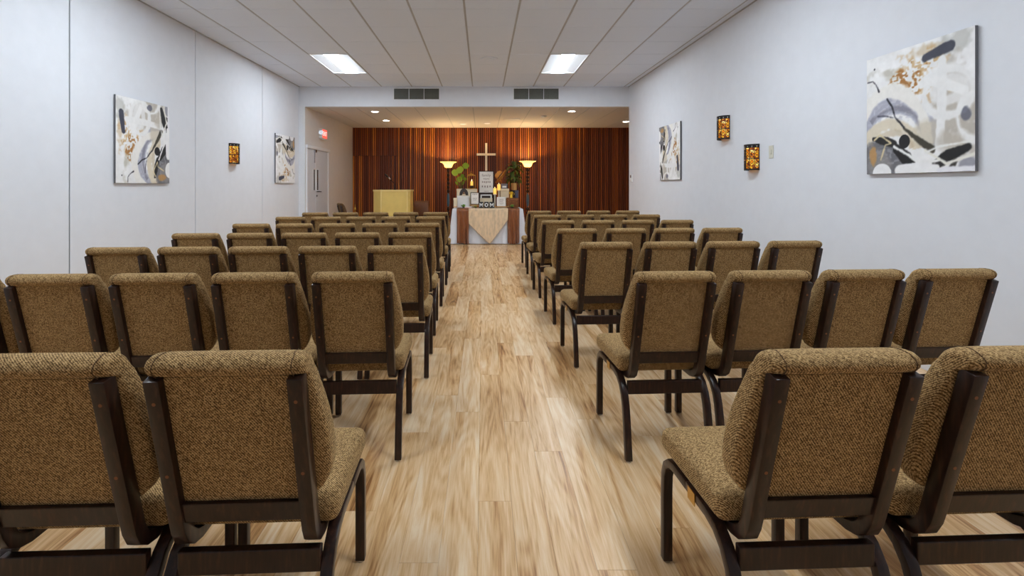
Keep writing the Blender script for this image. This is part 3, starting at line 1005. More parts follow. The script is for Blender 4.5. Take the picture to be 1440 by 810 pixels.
prism_z(plan, .06, LH - .035).build('body', 'lectern', t)
prism_z(plan, 0, .06, .012).build('plinth', 'lectern_edge', t)
prism_z(plan, LH - .035, LH, .012).build('top_board', 'lectern_edge', t)
MB().box(-h + .225, h - .08, -.008, 0, .12, LH - .09).build('front_panel', 'lectern', t, bevel=.003)
MB().box(-h + .19, -h + .215, -.006, .01, .06, LH - .035).build('corner_strip', 'lectern_edge', t)
MB().box(h - .072, h - .048, -.006, .02, .06, LH - .035).build('corner_strip', 'lectern_edge', t)
g0 = at(555, 266.8, Yl + .2); g0.z = LH; g1 = at(555, 259, Yl + .2); g2 = at(549, 252, Yl + .15); g3 = at(542.5, 246, Yl + .1)
t = thing('microphone', 'black gooseneck microphone leaning left above the lectern', 'microphone', tuple(g0))
MB().lathe([(.03, 0), (.03, .008), (.012, .014)], 16).build('base', 'black_metal', t, smooth=True)
MB().tube([Vector((0, 0, .008)), g1 - g0 - Vector((0, 0, .03)), (g1 - g0), (g2 - g0) * .6 + (g1 - g0) * .4, g2 - g0], .007, 8).build('gooseneck', 'black_metal', t, smooth=True)
MB().tube([g2 - g0, (g2 - g0) * .6 + (g3 - g0) * .4], .014, 10).build('collar', 'chrome', t, smooth=True)
MB().tube([(g2 - g0) * .6 + (g3 - g0) * .4, g3 - g0, (g3 - g0) * 1.06], [.018, .02, .012], 12).build('head', 'black_metal', t, smooth=True)

# slim brass stand in the stage corner
p = at(499.5, 290, 12.4)
t = thing('brass_stand', 'slim brass stand in the stage corner by the slat wall', 'stand', (p.x, 12.4, 0))
MB().lathe([(.12, 0), (.12, .015), (.03, .04), (.012, .08), (.012, p.z - .12)], 20).build('post', 'brass', t, smooth=True)
MB().lathe([(.012, p.z - .12), (.035, p.z - .10), (.03, p.z - .05), (.012, p.z - .02), (.01, p.z + .02), (.004, p.z + .05)], 16).build('finial', 'brass', t, smooth=True)

# ------------------------------------------------------------------ cross
p = at(683.7, 217.3, YE - .04)
t = thing('wall_cross', 'cream wooden cross on the slat wall above the table', 'cross', (p.x, YE - .0405, 1.40))
MB().box(-.029, .029, -.04, 0, 0, 2.385 - 1.40).build('post', 'cross', t, bevel=.004)
MB().box(-.26, -.029, -.04, 0, p.z - 1.40 - .03, p.z - 1.40 + .03).build('arm', 'cross', t, bevel=.004)
MB().box(.029, .26, -.04, 0, p.z - 1.40 - .03, p.z - 1.40 + .03).build('arm', 'cross', t, bevel=.004)

# ------------------------------------------------------------------ torchiere lamps
def torchiere(xp, ytop, Y, label, sx):
    base = at(xp, ytop, Y)
    H = base.z
    t = thing('torchiere_lamp', label, 'floor lamp', (base.x, Y, 0), 0, 'torchiere lamps behind the table')
    MB().lathe([(.15, 0), (.155, .02), (.12, .04), (.06, .06), (.03, .10)], 24).build('base', 'black_metal', t, smooth=True)
    prof = [(.03, .10)]
    z = .10
    top = H - .20
    # turned beads: bottom, long middle, upper beads
    def bead(z0, hgt, r_):
        return [(.014, z0), (r_ * .8, z0 + hgt * .2), (r_, z0 + hgt * .5), (r_ * .8, z0 + hgt * .8), (.014, z0 + hgt)]
    z = .14
    while z < .66:
        prof += bead(z, .10, .044); z += .105
    MB().lathe(prof, 16).build('lower_pole', 'dark_wood', t, smooth=True)
    MB().lathe([(.014, z), (.03, z + .03), (.036, z + .12), (.033, z + .30), (.020, z + .34), (.014, z + .36)], 16).build('blue_vase_section', 'lamp_blue', t, smooth=True)
    z += .36; prof = []
    n = max(3, int((top - z) / .09)); hh = (top - z) / n
    for k in range(n):
        prof += bead(z + k * hh, hh * .97, .042 - .006 * (k % 2))
    MB().lathe(prof, 16).build('upper_pole', 'dark_wood', t, smooth=True)
    MB().lathe([(.02, top), (.055, top + .012), (.06, top + .03), (.02, top + .035)], 20).build('cup', 'dark_wood', t, smooth=True)
    R = .218
    prof = [(.05, top + .032), (.085, top + .042), (.102, top + .068), (.112, top + .100), (.128, top + .130), (.158, top + .158), (R, top + .180), (R + .004, top + .186)]
    inner = [(r_ - .005, z_ + .004) for r_, z_ in reversed(prof)]
    MB().lathe(prof + inner, 32).build('glass_bowl', 'lamp_glass', t, smooth=True)
    l = bpy.data.lights.new('lamp_bulb', 'POINT'); l.energy = TORCH; l.color = (1, .74, .40); l.shadow_soft_size = .04
    lo = link('lamp_bulb', l, t, (0, 0, top + .11))
torchiere(630.5, 227, 12.35, 'glowing amber torchiere lamp left of the decorated table', -1)
torchiere(742, 226, 12.35, 'glowing amber torchiere lamp right of the decorated table', 1)

# ------------------------------------------------------------------ table with cloths
YT = 9.85; TD = .76; TH = .735
tl = at(637.5, 294, YT).x; tr2 = at(734, 294, YT).x
t = thing('banquet_table', 'folding table hidden under the white tablecloth', 'table', ((tl + tr2) / 2, YT + TD / 2, 0))
hw = (tr2 - tl) / 2; hd = TD / 2
MB().box(-hw, hw, -hd, hd, TH - .03, TH).build('table_top', 'ivory_plastic', t)
for sx_ in (-1, 1):
    for sy_ in (-1, 1):
        MB().tube([(sx_ * (hw - .1), sy_ * (hd - .1), 0), (sx_ * (hw - .1), sy_ * (hd - .1), TH - .03)], .015, 10).build('leg', 'black_metal', t)
TC = Vector(((tl + tr2) / 2, YT + TD / 2, 0))
def cloth_ring(s_, zz, flare, amp):
    pts = []
    n = 160
    per = 4 * (hw + hd)
    for k in range(n):
        d = per * k / n
        if d < 2 * hw: x, y, nx, ny = -hw + d, -hd, 0, -1
        elif d < 2 * hw + 2 * hd: x, y, nx, ny = hw, -hd + d - 2 * hw, 1, 0
        elif d < 4 * hw + 2 * hd: x, y, nx, ny = hw - (d - 2 * hw - 2 * hd), hd, 0, 1
        else: x, y, nx, ny = -hw, hd - (d - 4 * hw - 2 * hd), -1, 0
        cr = max(0, 1 - (hw - abs(x)) / .12) * max(0, 1 - (hd - abs(y)) / .12)
        wv = amp * math.sin(d * 26 + 1.3 * math.sin(d * 5))
        pts.append((x + nx * (flare + wv) + math.copysign(1, x) * cr * flare * 2.2, y + ny * (flare * .6 + wv * .6) - (cr * flare * .8 if y < 0 else -cr * flare * .8), zz))
    return pts
rings = [cloth_ring(0, TH + .004, .004, 0), cloth_ring(0, TH - .004, .008, .001), cloth_ring(0, TH - .10, .012, .004), cloth_ring(0, TH - .3, .020, .009),
         cloth_ring(0, TH - .5, .030, .013), cloth_ring(0, TH - .65, .040, .016), cloth_ring(0, .012, .045, .018)]
inner = [[(x * .997, y * .993, z - .001) for x, y, z in r_] for r_ in reversed(rings)]
inner[-1] = [(x, y, z - .0035) for x, y, z in inner[-1]]
mb = MB().rings(rings + inner[:-1], cap=False)
n0 = len(mb.f); mb.f.append(tuple(range(160)))
o = mb.build('tablecloth', 'linen', smooth=True); o.location = TC
tag(o, 'white tablecloth draped to the floor over the table', 'tablecloth')

def hanging(name, mat, label, cat, xa, xb, outline, amp, off, freq, cut=None):
    """cloth strip: runs from table back over the top and down the front; outline(u)= bottom z"""
    nu, nv = 36, 30
    grid = []
    zt = TH + .006 + off * .15
    for i in range(nu + 1):
        u = i / nu; x = xa + (xb - xa) * u
        col_ = [(x, YT + TD - .06, zt), (x, YT + .3, zt), (x, YT - .004 - off, zt), (x, YT - .014 - off, zt - .010)]
        zb_ = outline(u)
        for j in range(1, nv + 1):
            v = j / nv; z = zt - .012 + (zb_ - zt + .012) * v
            depth = (zt - z) / zt
            fold = amp * (.25 + .75 * depth) * math.sin(u * freq * 2 * PI + 1.1 * math.sin(3 * depth + u * 4))
            col_.append((x + .010 * depth * math.sin(u * 9 + 2), YT - .018 - off - .045 * depth + fold - abs(amp) * .6, z))
        grid.append(col_)
    m_ = len(grid[0])
    vs = [p for c_ in grid for p in c_]
    fs = [(i * m_ + j, (i + 1) * m_ + j, (i + 1) * m_ + j + 1, i * m_ + j + 1) for i in range(nu) for j in range(m_ - 1)]
    me = bpy.data.meshes.new(name); me.from_pydata(vs, [], fs); me.materials.append(MATS[mat])
    bm = bmesh.new(); bm.from_mesh(me)
    bmesh.ops.recalc_face_normals(bm, faces=bm.faces)
    bmesh.ops.solidify(bm, geom=bm.faces[:], thickness=.002)
    bm.to_mesh(me); bm.free()
    me.polygons.foreach_set('use_smooth', [True] * len(me.polygons))
    o = link(name, me)
    return tag(o, label, cat)
X = lambda px: at(px, 294, YT).x
hanging('satin_runner', 'satin_brown', 'bronze satin runner hanging down the left of the table front', 'table runner', X(642.5), X(660), lambda u: .02 + .012 * math.sin(u * 6), .036, .006, 3.2)
hanging('satin_runner', 'satin_brown', 'bronze satin runner hanging down the right of the table front', 'table runner', X(713.3), X(730.5), lambda u: .02 + .012 * math.sin(u * 6 + 2), .036, .006, 3.4)
def tri(u):
    k = abs(u - .53) / (.53 if u < .53 else .47)
    return .012 + (.42 if u < .53 else .50) * max(0, k)
hanging('satin_overlay', 'satin_champagne', 'champagne satin cloth hanging to a point at the table centre', 'table overlay', X(659), X(714.3), tri, .006, .042, 2.5)

# ------------------------------------------------------------------ things on the table
ZT = TH + .016
def P(x, y, Y):
    return at(x, y, Y)
def span(x0, x1, Y):
    return at(x0, 0, Y).x, at(x1, 0, Y).x
def zpx(y, Y):
    return HC - (y - VY) * Y / F

def frame_thing(name, label, cat, x0, x1, y0, y1, Y, zbase=None, fmat='dark_frame', fw=.02, tilt=0, lines=(), yaw=0):
    a, c = span(x0, x1, Y); z0 = zpx(y1, Y) if zbase is None else zbase; z1 = zpx(y0, Y)
    t = thing(name, label, cat, ((a + c) / 2, Y, z0), yaw)
    h = (c - a) / 2; hg = z1 - z0
    f = MB().box(-h, h, -.01, .012, 0, fw).box(-h, h, -.01, .012, hg - fw, hg).box(-h, -h + fw, -.01, .012, fw, hg - fw).box(h - fw, h, -.01, .012, fw, hg - fw)
    f.build('frame', fmat, t, bevel=.002, seg=1)
    MB().box(-h + fw * .5, h - fw * .5, -.002, .010, fw * .5, hg - fw * .5).build('sheet', 'paper', t)
    for kind, zc, wf, sz in lines:
        if kind == 'rule':
            # unreadable print: a row of short strokes
            mb = MB(); n = max(3, int(wf * 2 * h / (sz * .9)))
            for k in range(n):
                xx = (-wf + 2 * wf * (k + .5) / n) * h
                mb.box(xx - sz * .25, xx + sz * .25, -.0032, -.0018, hg * zc - sz * (.3 + .2 * ((k * 7) % 3) / 2), hg * zc + sz * .45)
            o = mb.build('print_line', 'ink_soft', t)
            o['kind'] = 'stuff'
        else:
            link('lettering', text_mesh(kind, sz, 'ink_soft'), t, (0, -.0028, hg * zc))
    # rear strut so it stands
    MB().box(-.012, .012, .012, .06, 0, .008).build('strut', fmat, t)
    return t

def boxy(name, label, cat, x0, x1, y0, y1, Y, D, mat, lid=None, zbase=None):
    a, c = span(x0, x1, Y); z0 = zpx(y1, Y) if zbase is None else zbase; z1 = zpx(y0, Y)
    t = thing(name, label, cat, ((a + c) / 2, Y + D / 2, z0))
    h = (c - a) / 2; hg = z1 - z0; lh = min(.05, hg * .3)
    MB().box(-h + .004, h - .004, -D / 2 + .004, D / 2 - .004, 0, hg - lh).build('base', mat, t, bevel=.003, seg=1)
    MB().box(-h, h, -D / 2, D / 2, hg - lh, hg).build('lid', lid or mat, t, bevel=.003, seg=1)
    return t, h, hg, D

# back tier: risers of cream and white boxes
t, h, hg, D = boxy('gift_box', 'cream gift box with a dark arch motif, left on table', 'box', 642, 671, 265.5, 293.4, 10.30, .14, 'cream_box', zbase=ZT)
zz = zpx(276, 10.30) - ZT; cxm = at(652.3, 0, 10.3).x - t.location.x
arch = [(cxm + .095 * math.cos(q) * 1.0, zz + .02 + .15 * math.sin(q) ** .8) for q in np.linspace(0, PI, 13)]
arch += [(cxm - .045, zz + .02), (cxm - .015, zz + .085), (cxm + .015, zz + .085), (cxm + .045, zz + .02)]
MB().prism(arch, -D / 2 - .003, -D / 2 + .001).build('arch_motif', 'ink', t)
MB().prism([(cxm - .024, zz + .05), (cxm + .024, zz + .05), (cxm, zz + .105)], -D / 2 - .004, -D / 2 - .0031).build('heart_motif', 'motif_skin', t)
boxy('white_box', 'white box in front of the cream gift box on table', 'box', 642.8, 660.5, 275.6, 293.4, 10.06, .16, 'white_box', zbase=ZT)
t, h, hg, D = boxy('white_box', 'small cream box with orange ribbon at the left table end', 'box', 637.6, 642.6, 278.5, 293.6, 10.0, .12, 'cream_box', zbase=ZT)
MB().box(-h - .001, h + .001, -D / 2 - .003, D / 2, .015, .026).build('ribbon', 'rose_gold', t)
boxy('dark_riser', 'dark wooden riser box behind the centre of the table', 'box', 672, 697, 272, 293.4, 10.36, .2, 'dark_frame', zbase=ZT)

frame_thing('framed_print', 'large dark framed family print standing below the cross', 'framed print', 673, 694.6, 240.2, 271.8, 10.45,
            zbase=zpx(272, 10.36) , fw=.018,
            lines=(('family', .80, .7, .085), ('rule', .64, .42, .03), ('rule', .50, .6, .045), ('rule', .30, .66, .05), ('rule', .09, .3, .02)))
frame_thing('framed_notice', 'small dark framed notice left of the letter blocks', 'framed notice', 661.5, 674, 270.4, 287.4, 9.98, fw=.014, yaw=math.radians(-6),
            zbase=zpx(287.6, 9.98), lines=(('rule', .82, .6, .022), ('rule', .5, .5, .02), ('rule', .38, .4, .018)))
t = thing('wood_stand', 'low wooden stand under the dark framed notice', 'stand', (at(667.5, 0, 9.98).x, 9.99, ZT))
hz = zpx(287.7, 9.98) - ZT
MB().box(-.10, .10, -.05, .05, hz - .015, hz).build('shelf', 'easel_wood', t)
for s_ in (-1, 1):
    MB().box(s_ * .085 - .008, s_ * .085 + .008, -.045, .045, 0, hz - .015).build('foot', 'easel_wood', t)

# tote caddy behind the blocks
a, c = span(675, 692.3, 10.1)
zt_, zm, zbot = zpx(273.7, 10.1), zpx(278.6, 10.1), ZT
t = thing('wooden_caddy', 'cream wooden caddy with white handle behind the letter blocks', 'caddy', ((a + c) / 2, 10.14, zbot))
h = (c - a) / 2
MB().box(-h, h, -.07, .07, 0, .012).build('bottom_board', 'cream_box', t)
for s_ in (-1, 1):
    MB().box(-h, h, s_ * .066 - .006, s_ * .066 + .006, .012, zm - zbot).build('side_board', 'cream_box', t)
    MB().box(s_ * (h - .024) - .014, s_ * (h - .024) + .014, -.02, .02, .012, zt_ - zbot - .02).build('handle_post', 'white_box', t)
MB().box(-h + .01, h - .01, -.02, .02, zt_ - zbot - .022, zt_ - zbot).build('handle_bar', 'white_box', t, bevel=.003)

# M O M letter blocks
for (xa, xb), ch, lb in (((673.6, 679.6), 'M', 'black letter block M, left of the block O'), ((680.8, 687.2), 'O', 'black letter block O between the two M blocks'), ((688.2, 695.2), 'M', 'black letter block M, right of the block O')):
    Y = 9.9; a, c = span(xa, xb, Y); hg = zpx(284, Y) - ZT; h = (c - a) / 2
    t = thing('letter_block', lb, 'letter block', ((a + c) / 2, Y + .05, ZT), 0, 'letter blocks spelling MOM')
    MB().box(-h, h, -.045, .045, 0, hg).build('block', 'block_black', t, bevel=.004)
    lw, lh = h * 1.44, hg * .64; st_ = lw * .2; z0 = hg * .18
    mb = MB()
    if ch == 'M':
        xs_ = (-lw / 2, -lw / 2 + st_, lw / 2 - st_, lw / 2)
        mb.prism([(xs_[0], z0), (xs_[1], z0), (xs_[1], z0 + lh), (xs_[0], z0 + lh)], -.047, -.0451)
        mb.prism([(xs_[2], z0), (xs_[3], z0), (xs_[3], z0 + lh), (xs_[2], z0 + lh)], -.047, -.0451)
        mb.prism([(xs_[1], z0 + lh), (xs_[1], z0 + lh * .68), (0, z0 + lh * .22), (0, z0 + lh * .58)], -.0468, -.0452)
        mb.prism([(xs_[2], z0 + lh), (0, z0 + lh * .58), (0, z0 + lh * .22), (xs_[2], z0 + lh * .68)], -.0468, -.0452)
    else:
        ro = [[(f_ * lw / 2 * math.cos(q), y_, z0 + lh / 2 + (lh / 2 - (1 - f_) * lw / 2) * math.sin(q)) for q in np.linspace(0, 2 * PI, 25)[:-1]] for f_, y_ in ((1, -.0451), (1, -.047), (.55, -.047), (.55, -.0451))]
        mb.rings(ro, cap=False)
    mb.build('lettering', 'letter_white', t)

# easel with white framed card
frame_thing('framed_card', 'white framed card on a small easel, right of the blocks', 'framed card', 698.6, 711, 277, 291, 9.97, fmat='white_box', fw=.016, zbase=ZT + .035,
            lines=(('rule', .75, .5, .016), ('rule', .62, .55, .016), ('rule', .5, .4, .016), ('rule', .35, .5, .016), ('rule', .22, .3, .016)))
t = thing('tabletop_easel', 'small pale wooden easel holding the white card', 'easel', (at(705, 0, 9.97).x, 9.96, ZT))
MB().box(-.14, .16, -.02, .045, .018, .034).build('ledge', 'easel_wood', t)
for s_ in (-1, 1):
    MB().box(s_ * .10 - .008, s_ * .10 + .008, -.018, .07, 0, .018).build('foot', 'easel_wood', t)

# candles
def candle(label, x0, x1, y0, y1, Y, zb, mat='candle_glow'):
    a, c = span(x0, x1, Y); r_ = (c - a) / 2
    t = thing('pillar_candle', label, 'candle', ((a + c) / 2, Y, zb), 0, 'glowing candles on the table')
    hg = zpx(y0, Y) - zb
    MB().lathe([(r_ * .97, 0), (r_, .004), (r_, hg - .005), (r_ * .9, hg), (r_ * .5, hg - .006)], 20).build('wax', mat, t, smooth=True)
    MB().tube([(0, 0, hg - .007), (0, 0, hg + .012)], .002, 6).build('wick', 'ink', t)
    MB().lathe([(.002, hg + .006), (.005, hg + .012), (.004, hg + .020), (.001, hg + .028)], 10).build('flame', 'flame', t, smooth=True)
def holder(label, xc, ytop, Y, r_=.03):
    t = thing('candle_holder', label, 'candle holder', (at(xc, 0, Y).x, Y, ZT))
    hg = zpx(ytop, Y) - ZT
    MB().lathe([(r_ * 1.1, 0), (r_ * 1.1, .012), (.012, .03)], 20).build('foot', 'wax_white', t, smooth=True)
    MB().lathe([(.012, .03), (.014, hg * .5), (.012, hg - .03)], 14).build('stem', 'wax_white', t, smooth=True)
    MB().lathe([(.012, hg - .03), (r_ * 1.05, hg - .012), (r_ * 1.05, hg)], 20).build('cup', 'wax_white', t, smooth=True)
    return ZT + hg
zb_ = holder('white candle holder beside the large framed print', 696, 272.8, 10.16, .034)
candle('short glowing yellow candle beside the large framed print', 693.6, 698.2, 264.6, 272.6, 10.16, zb_)
zb_ = holder('taller white candle holder right of the shorter one', 701.6, 267.2, 10.16, .034)
candle('taller-standing glowing yellow candle left of the beige box', 699.3, 703.8, 259.2, 267, 10.16, zb_)

# boxes, crate, gold bow on the right
boxy('beige_box', 'beige box behind the white card on the right of the table', 'box', 703.5, 716, 265.3, 293.4, 10.28, .18, 'cream_box', zbase=ZT)
t, h, hg, D = boxy('grey_box', 'small grey box with white label on top of the beige box', 'box', 704.6, 713.8, 258.3, 265.3, 10.30, .14, 'grey_box', zbase=zpx(265.3, 10.28) + .001)
MB().box(-h * .6, h * .6, -D / 2 - .002, -D / 2 + .003, hg * .2, hg * .55).build('paper_label', 'white_box', t)
a, c = span(712.8, 728.5, 10.0)
t = thing('wooden_crate', 'brown slatted wooden crate at the right of the table', 'crate', ((a + c) / 2, 10.14, ZT))
h = (c - a) / 2; hg = zpx(279, 10.0) - ZT
for k in range(4):
    z0 = hg * k / 4 + .006
    for s_ in (-1, 1):
        MB().box(-h, h, s_ * .12 - .006, s_ * .12 + .006, z0, z0 + hg / 4 - .014).build('slat', 'crate_wood', t)
        MB().box(s_ * h - .006, s_ * h + .006, -.112, .112, z0, z0 + hg / 4 - .014).build('slat', 'crate_wood', t)
for sx_ in (-1, 1):
    for sy_ in (-1, 1):
        MB().box(sx_ * (h - .02) - .012, sx_ * (h - .02) + .012, sy_ * .102 - .011, sy_ * .102 + .011, 0, hg).build('corner_post', 'crate_wood', t)
MB().box(-h + .008, h - .008, -.112, .112, 0, .006).build('bottom', 'crate_wood', t)
MB().box(-h, h, -.126, .126, hg, hg + .008).build('lid_board', 'crate_wood', t)
ztop = ZT + hg + .008
boxy('slate_box', 'slate grey box standing on the wooden crate', 'box', 724.6, 729.2, 267.6, 279, 10.08, .08, 'slate_box', zbase=ztop)
p0 = at(719, 273, 10.08)
t = thing('gold_bow', 'shiny gold ribbon bow on the wooden crate', 'bow', (p0.x, 10.09, ztop))
for k in range(9):
    a_ = k * 2 * PI / 9 + .3; el = .25 + .9 * ((k * 5) % 9) / 9
    dr = Vector((math.cos(a_) * math.cos(el), math.sin(a_) * math.cos(el) * .7, math.sin(el)))
    sd = dr.cross(Vector((0, 0, 1))).normalized() * .012
    rings = []
    for q in np.linspace(0, 2 * PI, 13):
        c_ = Vector((0, 0, .07)) + dr * (.045 - .045 * math.cos(q)) * .82 + dr.cross(sd.normalized()) * .022 * math.sin(q)
        n_ = dr.cross(sd.normalized()) * .001 * math.cos(q)
        rings.append([c_ - sd + n_, c_ + sd + n_, c_ + sd - n_, c_ - sd - n_])
    MB().rings(rings).build('ribbon_loop', 'gold_ribbon', t, smooth=True)
MB().lathe([(.03, 0), (.028, .05), (.02, .085), (.005, .095)], 14).build('knot', 'gold_ribbon', t, smooth=True)

# lantern on the cream box
Yn = 10.37
a, c = span(657, 668.6, Yn); zb_ = zpx(265.5, 10.30) + .001; zt_ = zpx(242.5, Yn)
t = thing('lantern', 'gold wire lantern with a lit candle on the cream box', 'lantern', ((a + c) / 2, Yn, zb_))
h = (c - a) / 2; hg = zt_ - zb_; bh = hg * .80
MB().box(-h, h, -h, h, 0, .014).build('base', 'brass', t, bevel=.003)
for sx_ in (-1, 1):
    for sy_ in (-1, 1):
        MB().box(sx_ * (h - .006) - .005, sx_ * (h - .006) + .005, sy_ * (h - .006) - .005, sy_ * (h - .006) + .005, .014, bh).build('post', 'brass', t)
f = MB()
for s_ in (-1, 1):
    f.box(-h, h, s_ * (h - .006) - .006, s_ * (h - .006) + .006, bh, bh + .014).box(s_ * (h - .006) - .006, s_ * (h - .006) + .006, -h + .012, h - .012, bh, bh + .014)
f.build('top_frame', 'brass', t)
MB().rings([[(sx_ * r_, sy_ * r_, z) for sx_, sy_ in ((-1, -1), (1, -1), (1, 1), (-1, 1))] for r_, z in ((h * .9, bh + .014), (.02, bh + .05), (.012, bh + .06))]).build('roof', 'brass', t)
MB().tube([(.022 * math.cos(q), 0, bh + .075 + .022 * math.sin(q)) for q in np.linspace(-PI / 2, 1.5 * PI, 13)], .003, 6).build('ring', 'brass', t)
t2 = thing('pillar_candle', 'lit candle standing inside the gold lantern', 'candle', (t.location.x + .01, Yn, zb_ + .014), 0, 'glowing candles on the table')
MB().lathe([(.038, 0), (.04, .004), (.04, .05), (.034, .055)], 20).build('dish', 'dark_frame', t2, smooth=True)
MB().lathe([(.03, .055), (.03, .145), (.02, .15)], 18).build('wax', 'candle_glow', t2, smooth=True)
MB().lathe([(.002, .15), (.009, .165), (.006, .18), (.001, .198)], 10).build('flame', 'flame', t2, smooth=True)

# hat leaning behind
hc = at(704.5, 248.5, 10.5)
t = thing('straw_hat', 'orange brown hat tilted on top of the boxes', 'hat', (hc.x, 10.36, zpx(258.3, 10.30)))
rot = Matrix.Rotation(math.radians(-52), 4, 'Y') @ Matrix.Rotation(math.radians(-12), 4, 'X')
ctr = Vector((.0, .02, .155)); HK = 1.18
def oriented(mb):
    mb.v = [tuple(ctr + (rot @ Vector(p_)) * HK) for p_ in mb.v]; return mb
S = 32
def ell(r_, z, e=.8, dip=0):
    return [(r_ * math.cos(2 * PI * k / S), r_ * e * math.sin(2 * PI * k / S), z + dip * math.cos(4 * PI * k / S)) for k in range(S)]
oriented(MB().rings([ell(.085, .004), ell(.10, .0), ell(.15, -.004, .8, .012), ell(.155, .0, .8, .014), ell(.15, .004, .8, .012), ell(.10, .007), ell(.085, .01)], cap=False)).build('brim', 'hat_straw', t, smooth=True)
oriented(MB().rings([ell(.088, .002), ell(.086, .03), ell(.078, .075), ell(.066, .10), ell(.045, .108), ell(.02, .098)])).build('crown', 'hat_straw', t, smooth=True)
oriented(MB().rings([ell(.089, .008), ell(.0885, .024), ell(.085, .024), ell(.0855, .008)], cap=False)).build('hat_band', 'dark_frame', t, smooth=True)

# potted plants with separate leaves
def leaf_mesh(mat, ln, wd, curl, name='leaf'):
    rings = []
    nl, nw = 10, 4
    vs, fs = [], []
    for i in range(nl + 1):
        u = i / nl
        hw_ = wd / 2 * math.sin(PI * min(1, u * .92 + .08)) ** .75 if u < 1 else .0005
        for j in range(nw + 1):
            v = j / nw * 2 - 1
            vs.append((v * hw_, ln * u * math.cos(curl * u * .5), -ln * curl * .42 * u * u + .12 * hw_ * abs(v)))
    for i in range(nl):
        for j in range(nw):
            k = i * (nw + 1) + j
            fs.append((k, k + 1, k + nw + 2, k + nw + 1))
    me = bpy.data.meshes.new(name); me.from_pydata(vs, [], fs); me.materials.append(MATS[mat])
    me.polygons.foreach_set('use_smooth', [True] * len(fs))
    return me

def add_leaf(parent, me, p, az, el, roll=0):
    o = link('leaf', me, parent, p)
    o.rotation_euler = (Matrix.Rotation(az, 4, 'Z') @ Matrix.Rotation(el, 4, 'X') @ Matrix.Rotation(roll, 4, 'Y')).to_euler()
    return o

# left plant: few large round leaves
Yp = 10.50
ctr_ = at(648, 262, Yp)
zb_ = zpx(265.5, 10.30)
t = thing('potted_plant', 'potted plant with large round bright green leaves, left behind table boxes', 'plant', (ctr_.x, Yp + .03, ZT))
z1 = zb_ - ZT
MB().lathe([(.05, 0), (.07, z1 * .9), (.075, z1 * .9 + .01), (.066, z1 * .9 + .01), (.06, z1 * .85)], 20).build('pot', 'terracotta', t, smooth=True)
MB().lathe([(.062, z1 * .85), (.05, z1 * .87)], 16).build('soil', 'soil', t)
big = leaf_mesh('leaf_bright', .17, .15, .5)
mid_ = leaf_mesh('leaf_bright', .13, .11, .6)
for px_, py_, sc_l, face in ((640, 243, 1.05, .2), (646, 239.5, 1.15, -.3), (655, 233, 1.0, .1), (651, 246, .9, .5), (645.5, 252, .95, -.2), (643, 256, .8, .9), (650, 256, .85, -.7), (654, 250, .8, .4), (660, 243.5, .7, -1.2)):
    tip = at(px_, py_, Yp) - Vector(t.location)
    root = Vector((.0, 0, z1 * .88)) 
    mid2 = root * .5 + tip * .5 + Vector((0, .0, .02))
    MB().tube([root, mid2, tip + Vector((0, .02, -.06))], [.006, .005, .003], 6).build('stalk', 'stem', t, smooth=True)
    o = add_leaf(t, big if sc_l > .9 else mid_, tip + Vector((0, .02, -.07)), face, math.radians(72), 0)
    o.scale = (sc_l,) * 3

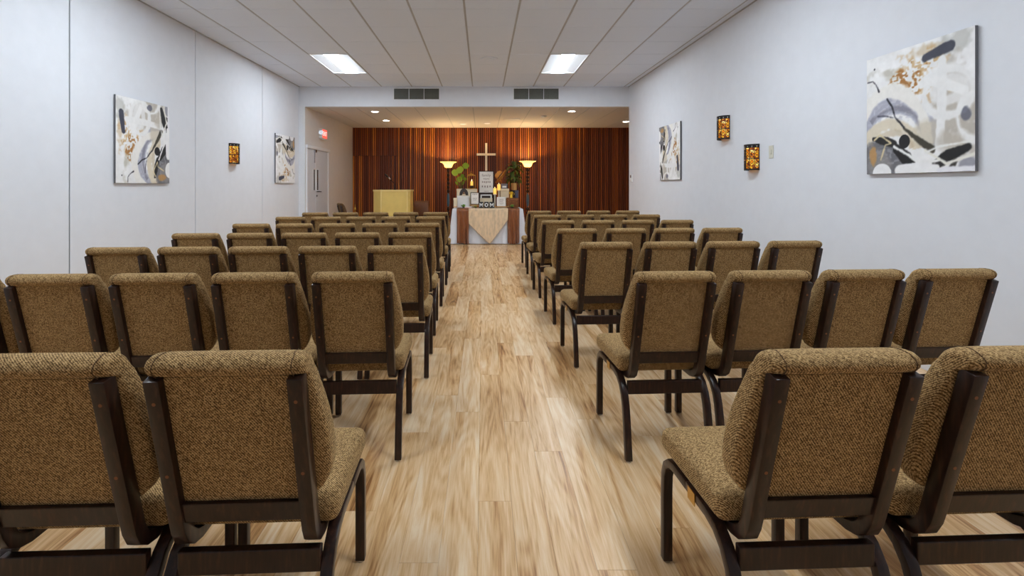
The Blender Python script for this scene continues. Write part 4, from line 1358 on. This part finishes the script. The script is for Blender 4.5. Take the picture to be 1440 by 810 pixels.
# right plant: dense drooping leaves in a tan pot on a riser
Yq = 10.52
pc = at(723, 267.4, Yq)
boxy('dark_riser', 'dark riser box under the tan plant pot', 'box', 717.5, 728.5, 267.5, 293, Yq - .11, .2, 'dark_frame', zbase=ZT)
zr = zpx(267.5, Yq - .11)
t = thing('potted_plant', 'dense drooping dark green plant in tan pot beside right lamp', 'plant', (pc.x, Yq, zr))
ph = zpx(257.5, Yq) - zr
MB().lathe([(.052, 0), (.056, .01), (.066, ph * .75), (.072, ph * .78), (.074, ph), (.064, ph), (.06, ph * .85)], 24).build('pot', 'terracotta', t, smooth=True)
MB().lathe([(.06, ph * .85), (.04, ph * .9)], 16).build('soil', 'soil', t)
MB().tube([(0, 0, ph * .85), (.01, 0, ph + .12), (0, .01, ph + .40)], [.012, .010, .006], 8).build('trunk', 'stem', t, smooth=True)
lm_ = [leaf_mesh('leaf_dark', .24, .055, 1.5), leaf_mesh('leaf_dark', .19, .05, 1.2), leaf_mesh('leaf_dark', .23, .065, 1.9)]
for k in range(84):
    hh = ph + .05 + .42 * ((k * 37) % 84) / 84
    az = k * 2.4 + random.uniform(-.3, .3)
    el = random.uniform(.1, .75) * (1 if hh > ph + .25 else .5)
    o = add_leaf(t, lm_[k % 3], (.012 * math.cos(az), .012 * math.sin(az), hh), az, el, random.uniform(-.3, .3))
    o.scale = (random.uniform(.85, 1.1),) * 3

# low succulents and papers along the table front
def succulent(label, x0, x1, y0, Y, mat):
    a, c = span(x0, x1, Y)
    t = thing('succulent', label, 'succulent', ((a + c) / 2, Y, ZT), 0, 'small succulents on the table')
    R = (c - a) / 2; hg = zpx(y0, Y) - ZT
    me = leaf_mesh(mat, 1, .5, -.5)
    MB().lathe([(R * .45, 0), (R * .5, .004), (R * .4, .016)], 14).build('base', 'soil', t, smooth=True)
    for k in range(16):
        o = add_leaf(t, me, (0, 0, .012), k * 2.4, .25 + .07 * k, 0)
        s_ = R * (1.5 - .04 * k)
        o.scale = (s_, s_, s_)
        if hg > R:
            o.location.z = .012 + (hg - R) * k / 16
succulent('green succulent at the left end of the table front', 648, 656, 287.4, 9.93, 'succulent')
succulent('yellow green succulent just left of the block M', 666, 671.8, 290, 9.875, 'lemon_leaf')
succulent('green succulent before the wooden crate', 716.6, 724, 287.8, 9.94, 'succulent')
a, c = span(653.5, 663.5, 9.9)
for k, (lb, mt) in enumerate((('pink card lying flat at the left table front', 'pink_paper'), ('white card lying on top of the pink card', 'white_box'))):
    t = MB().box(-(c - a) / 2 + .01 * k, (c - a) / 2 - .006 * k, -.045, .045, 0, .016).build('greeting_card', mt, bevel=.001, seg=1)
    t.location = ((a + c) / 2, 9.93, ZT + .016 * k)
    tag(t, lb, 'card')
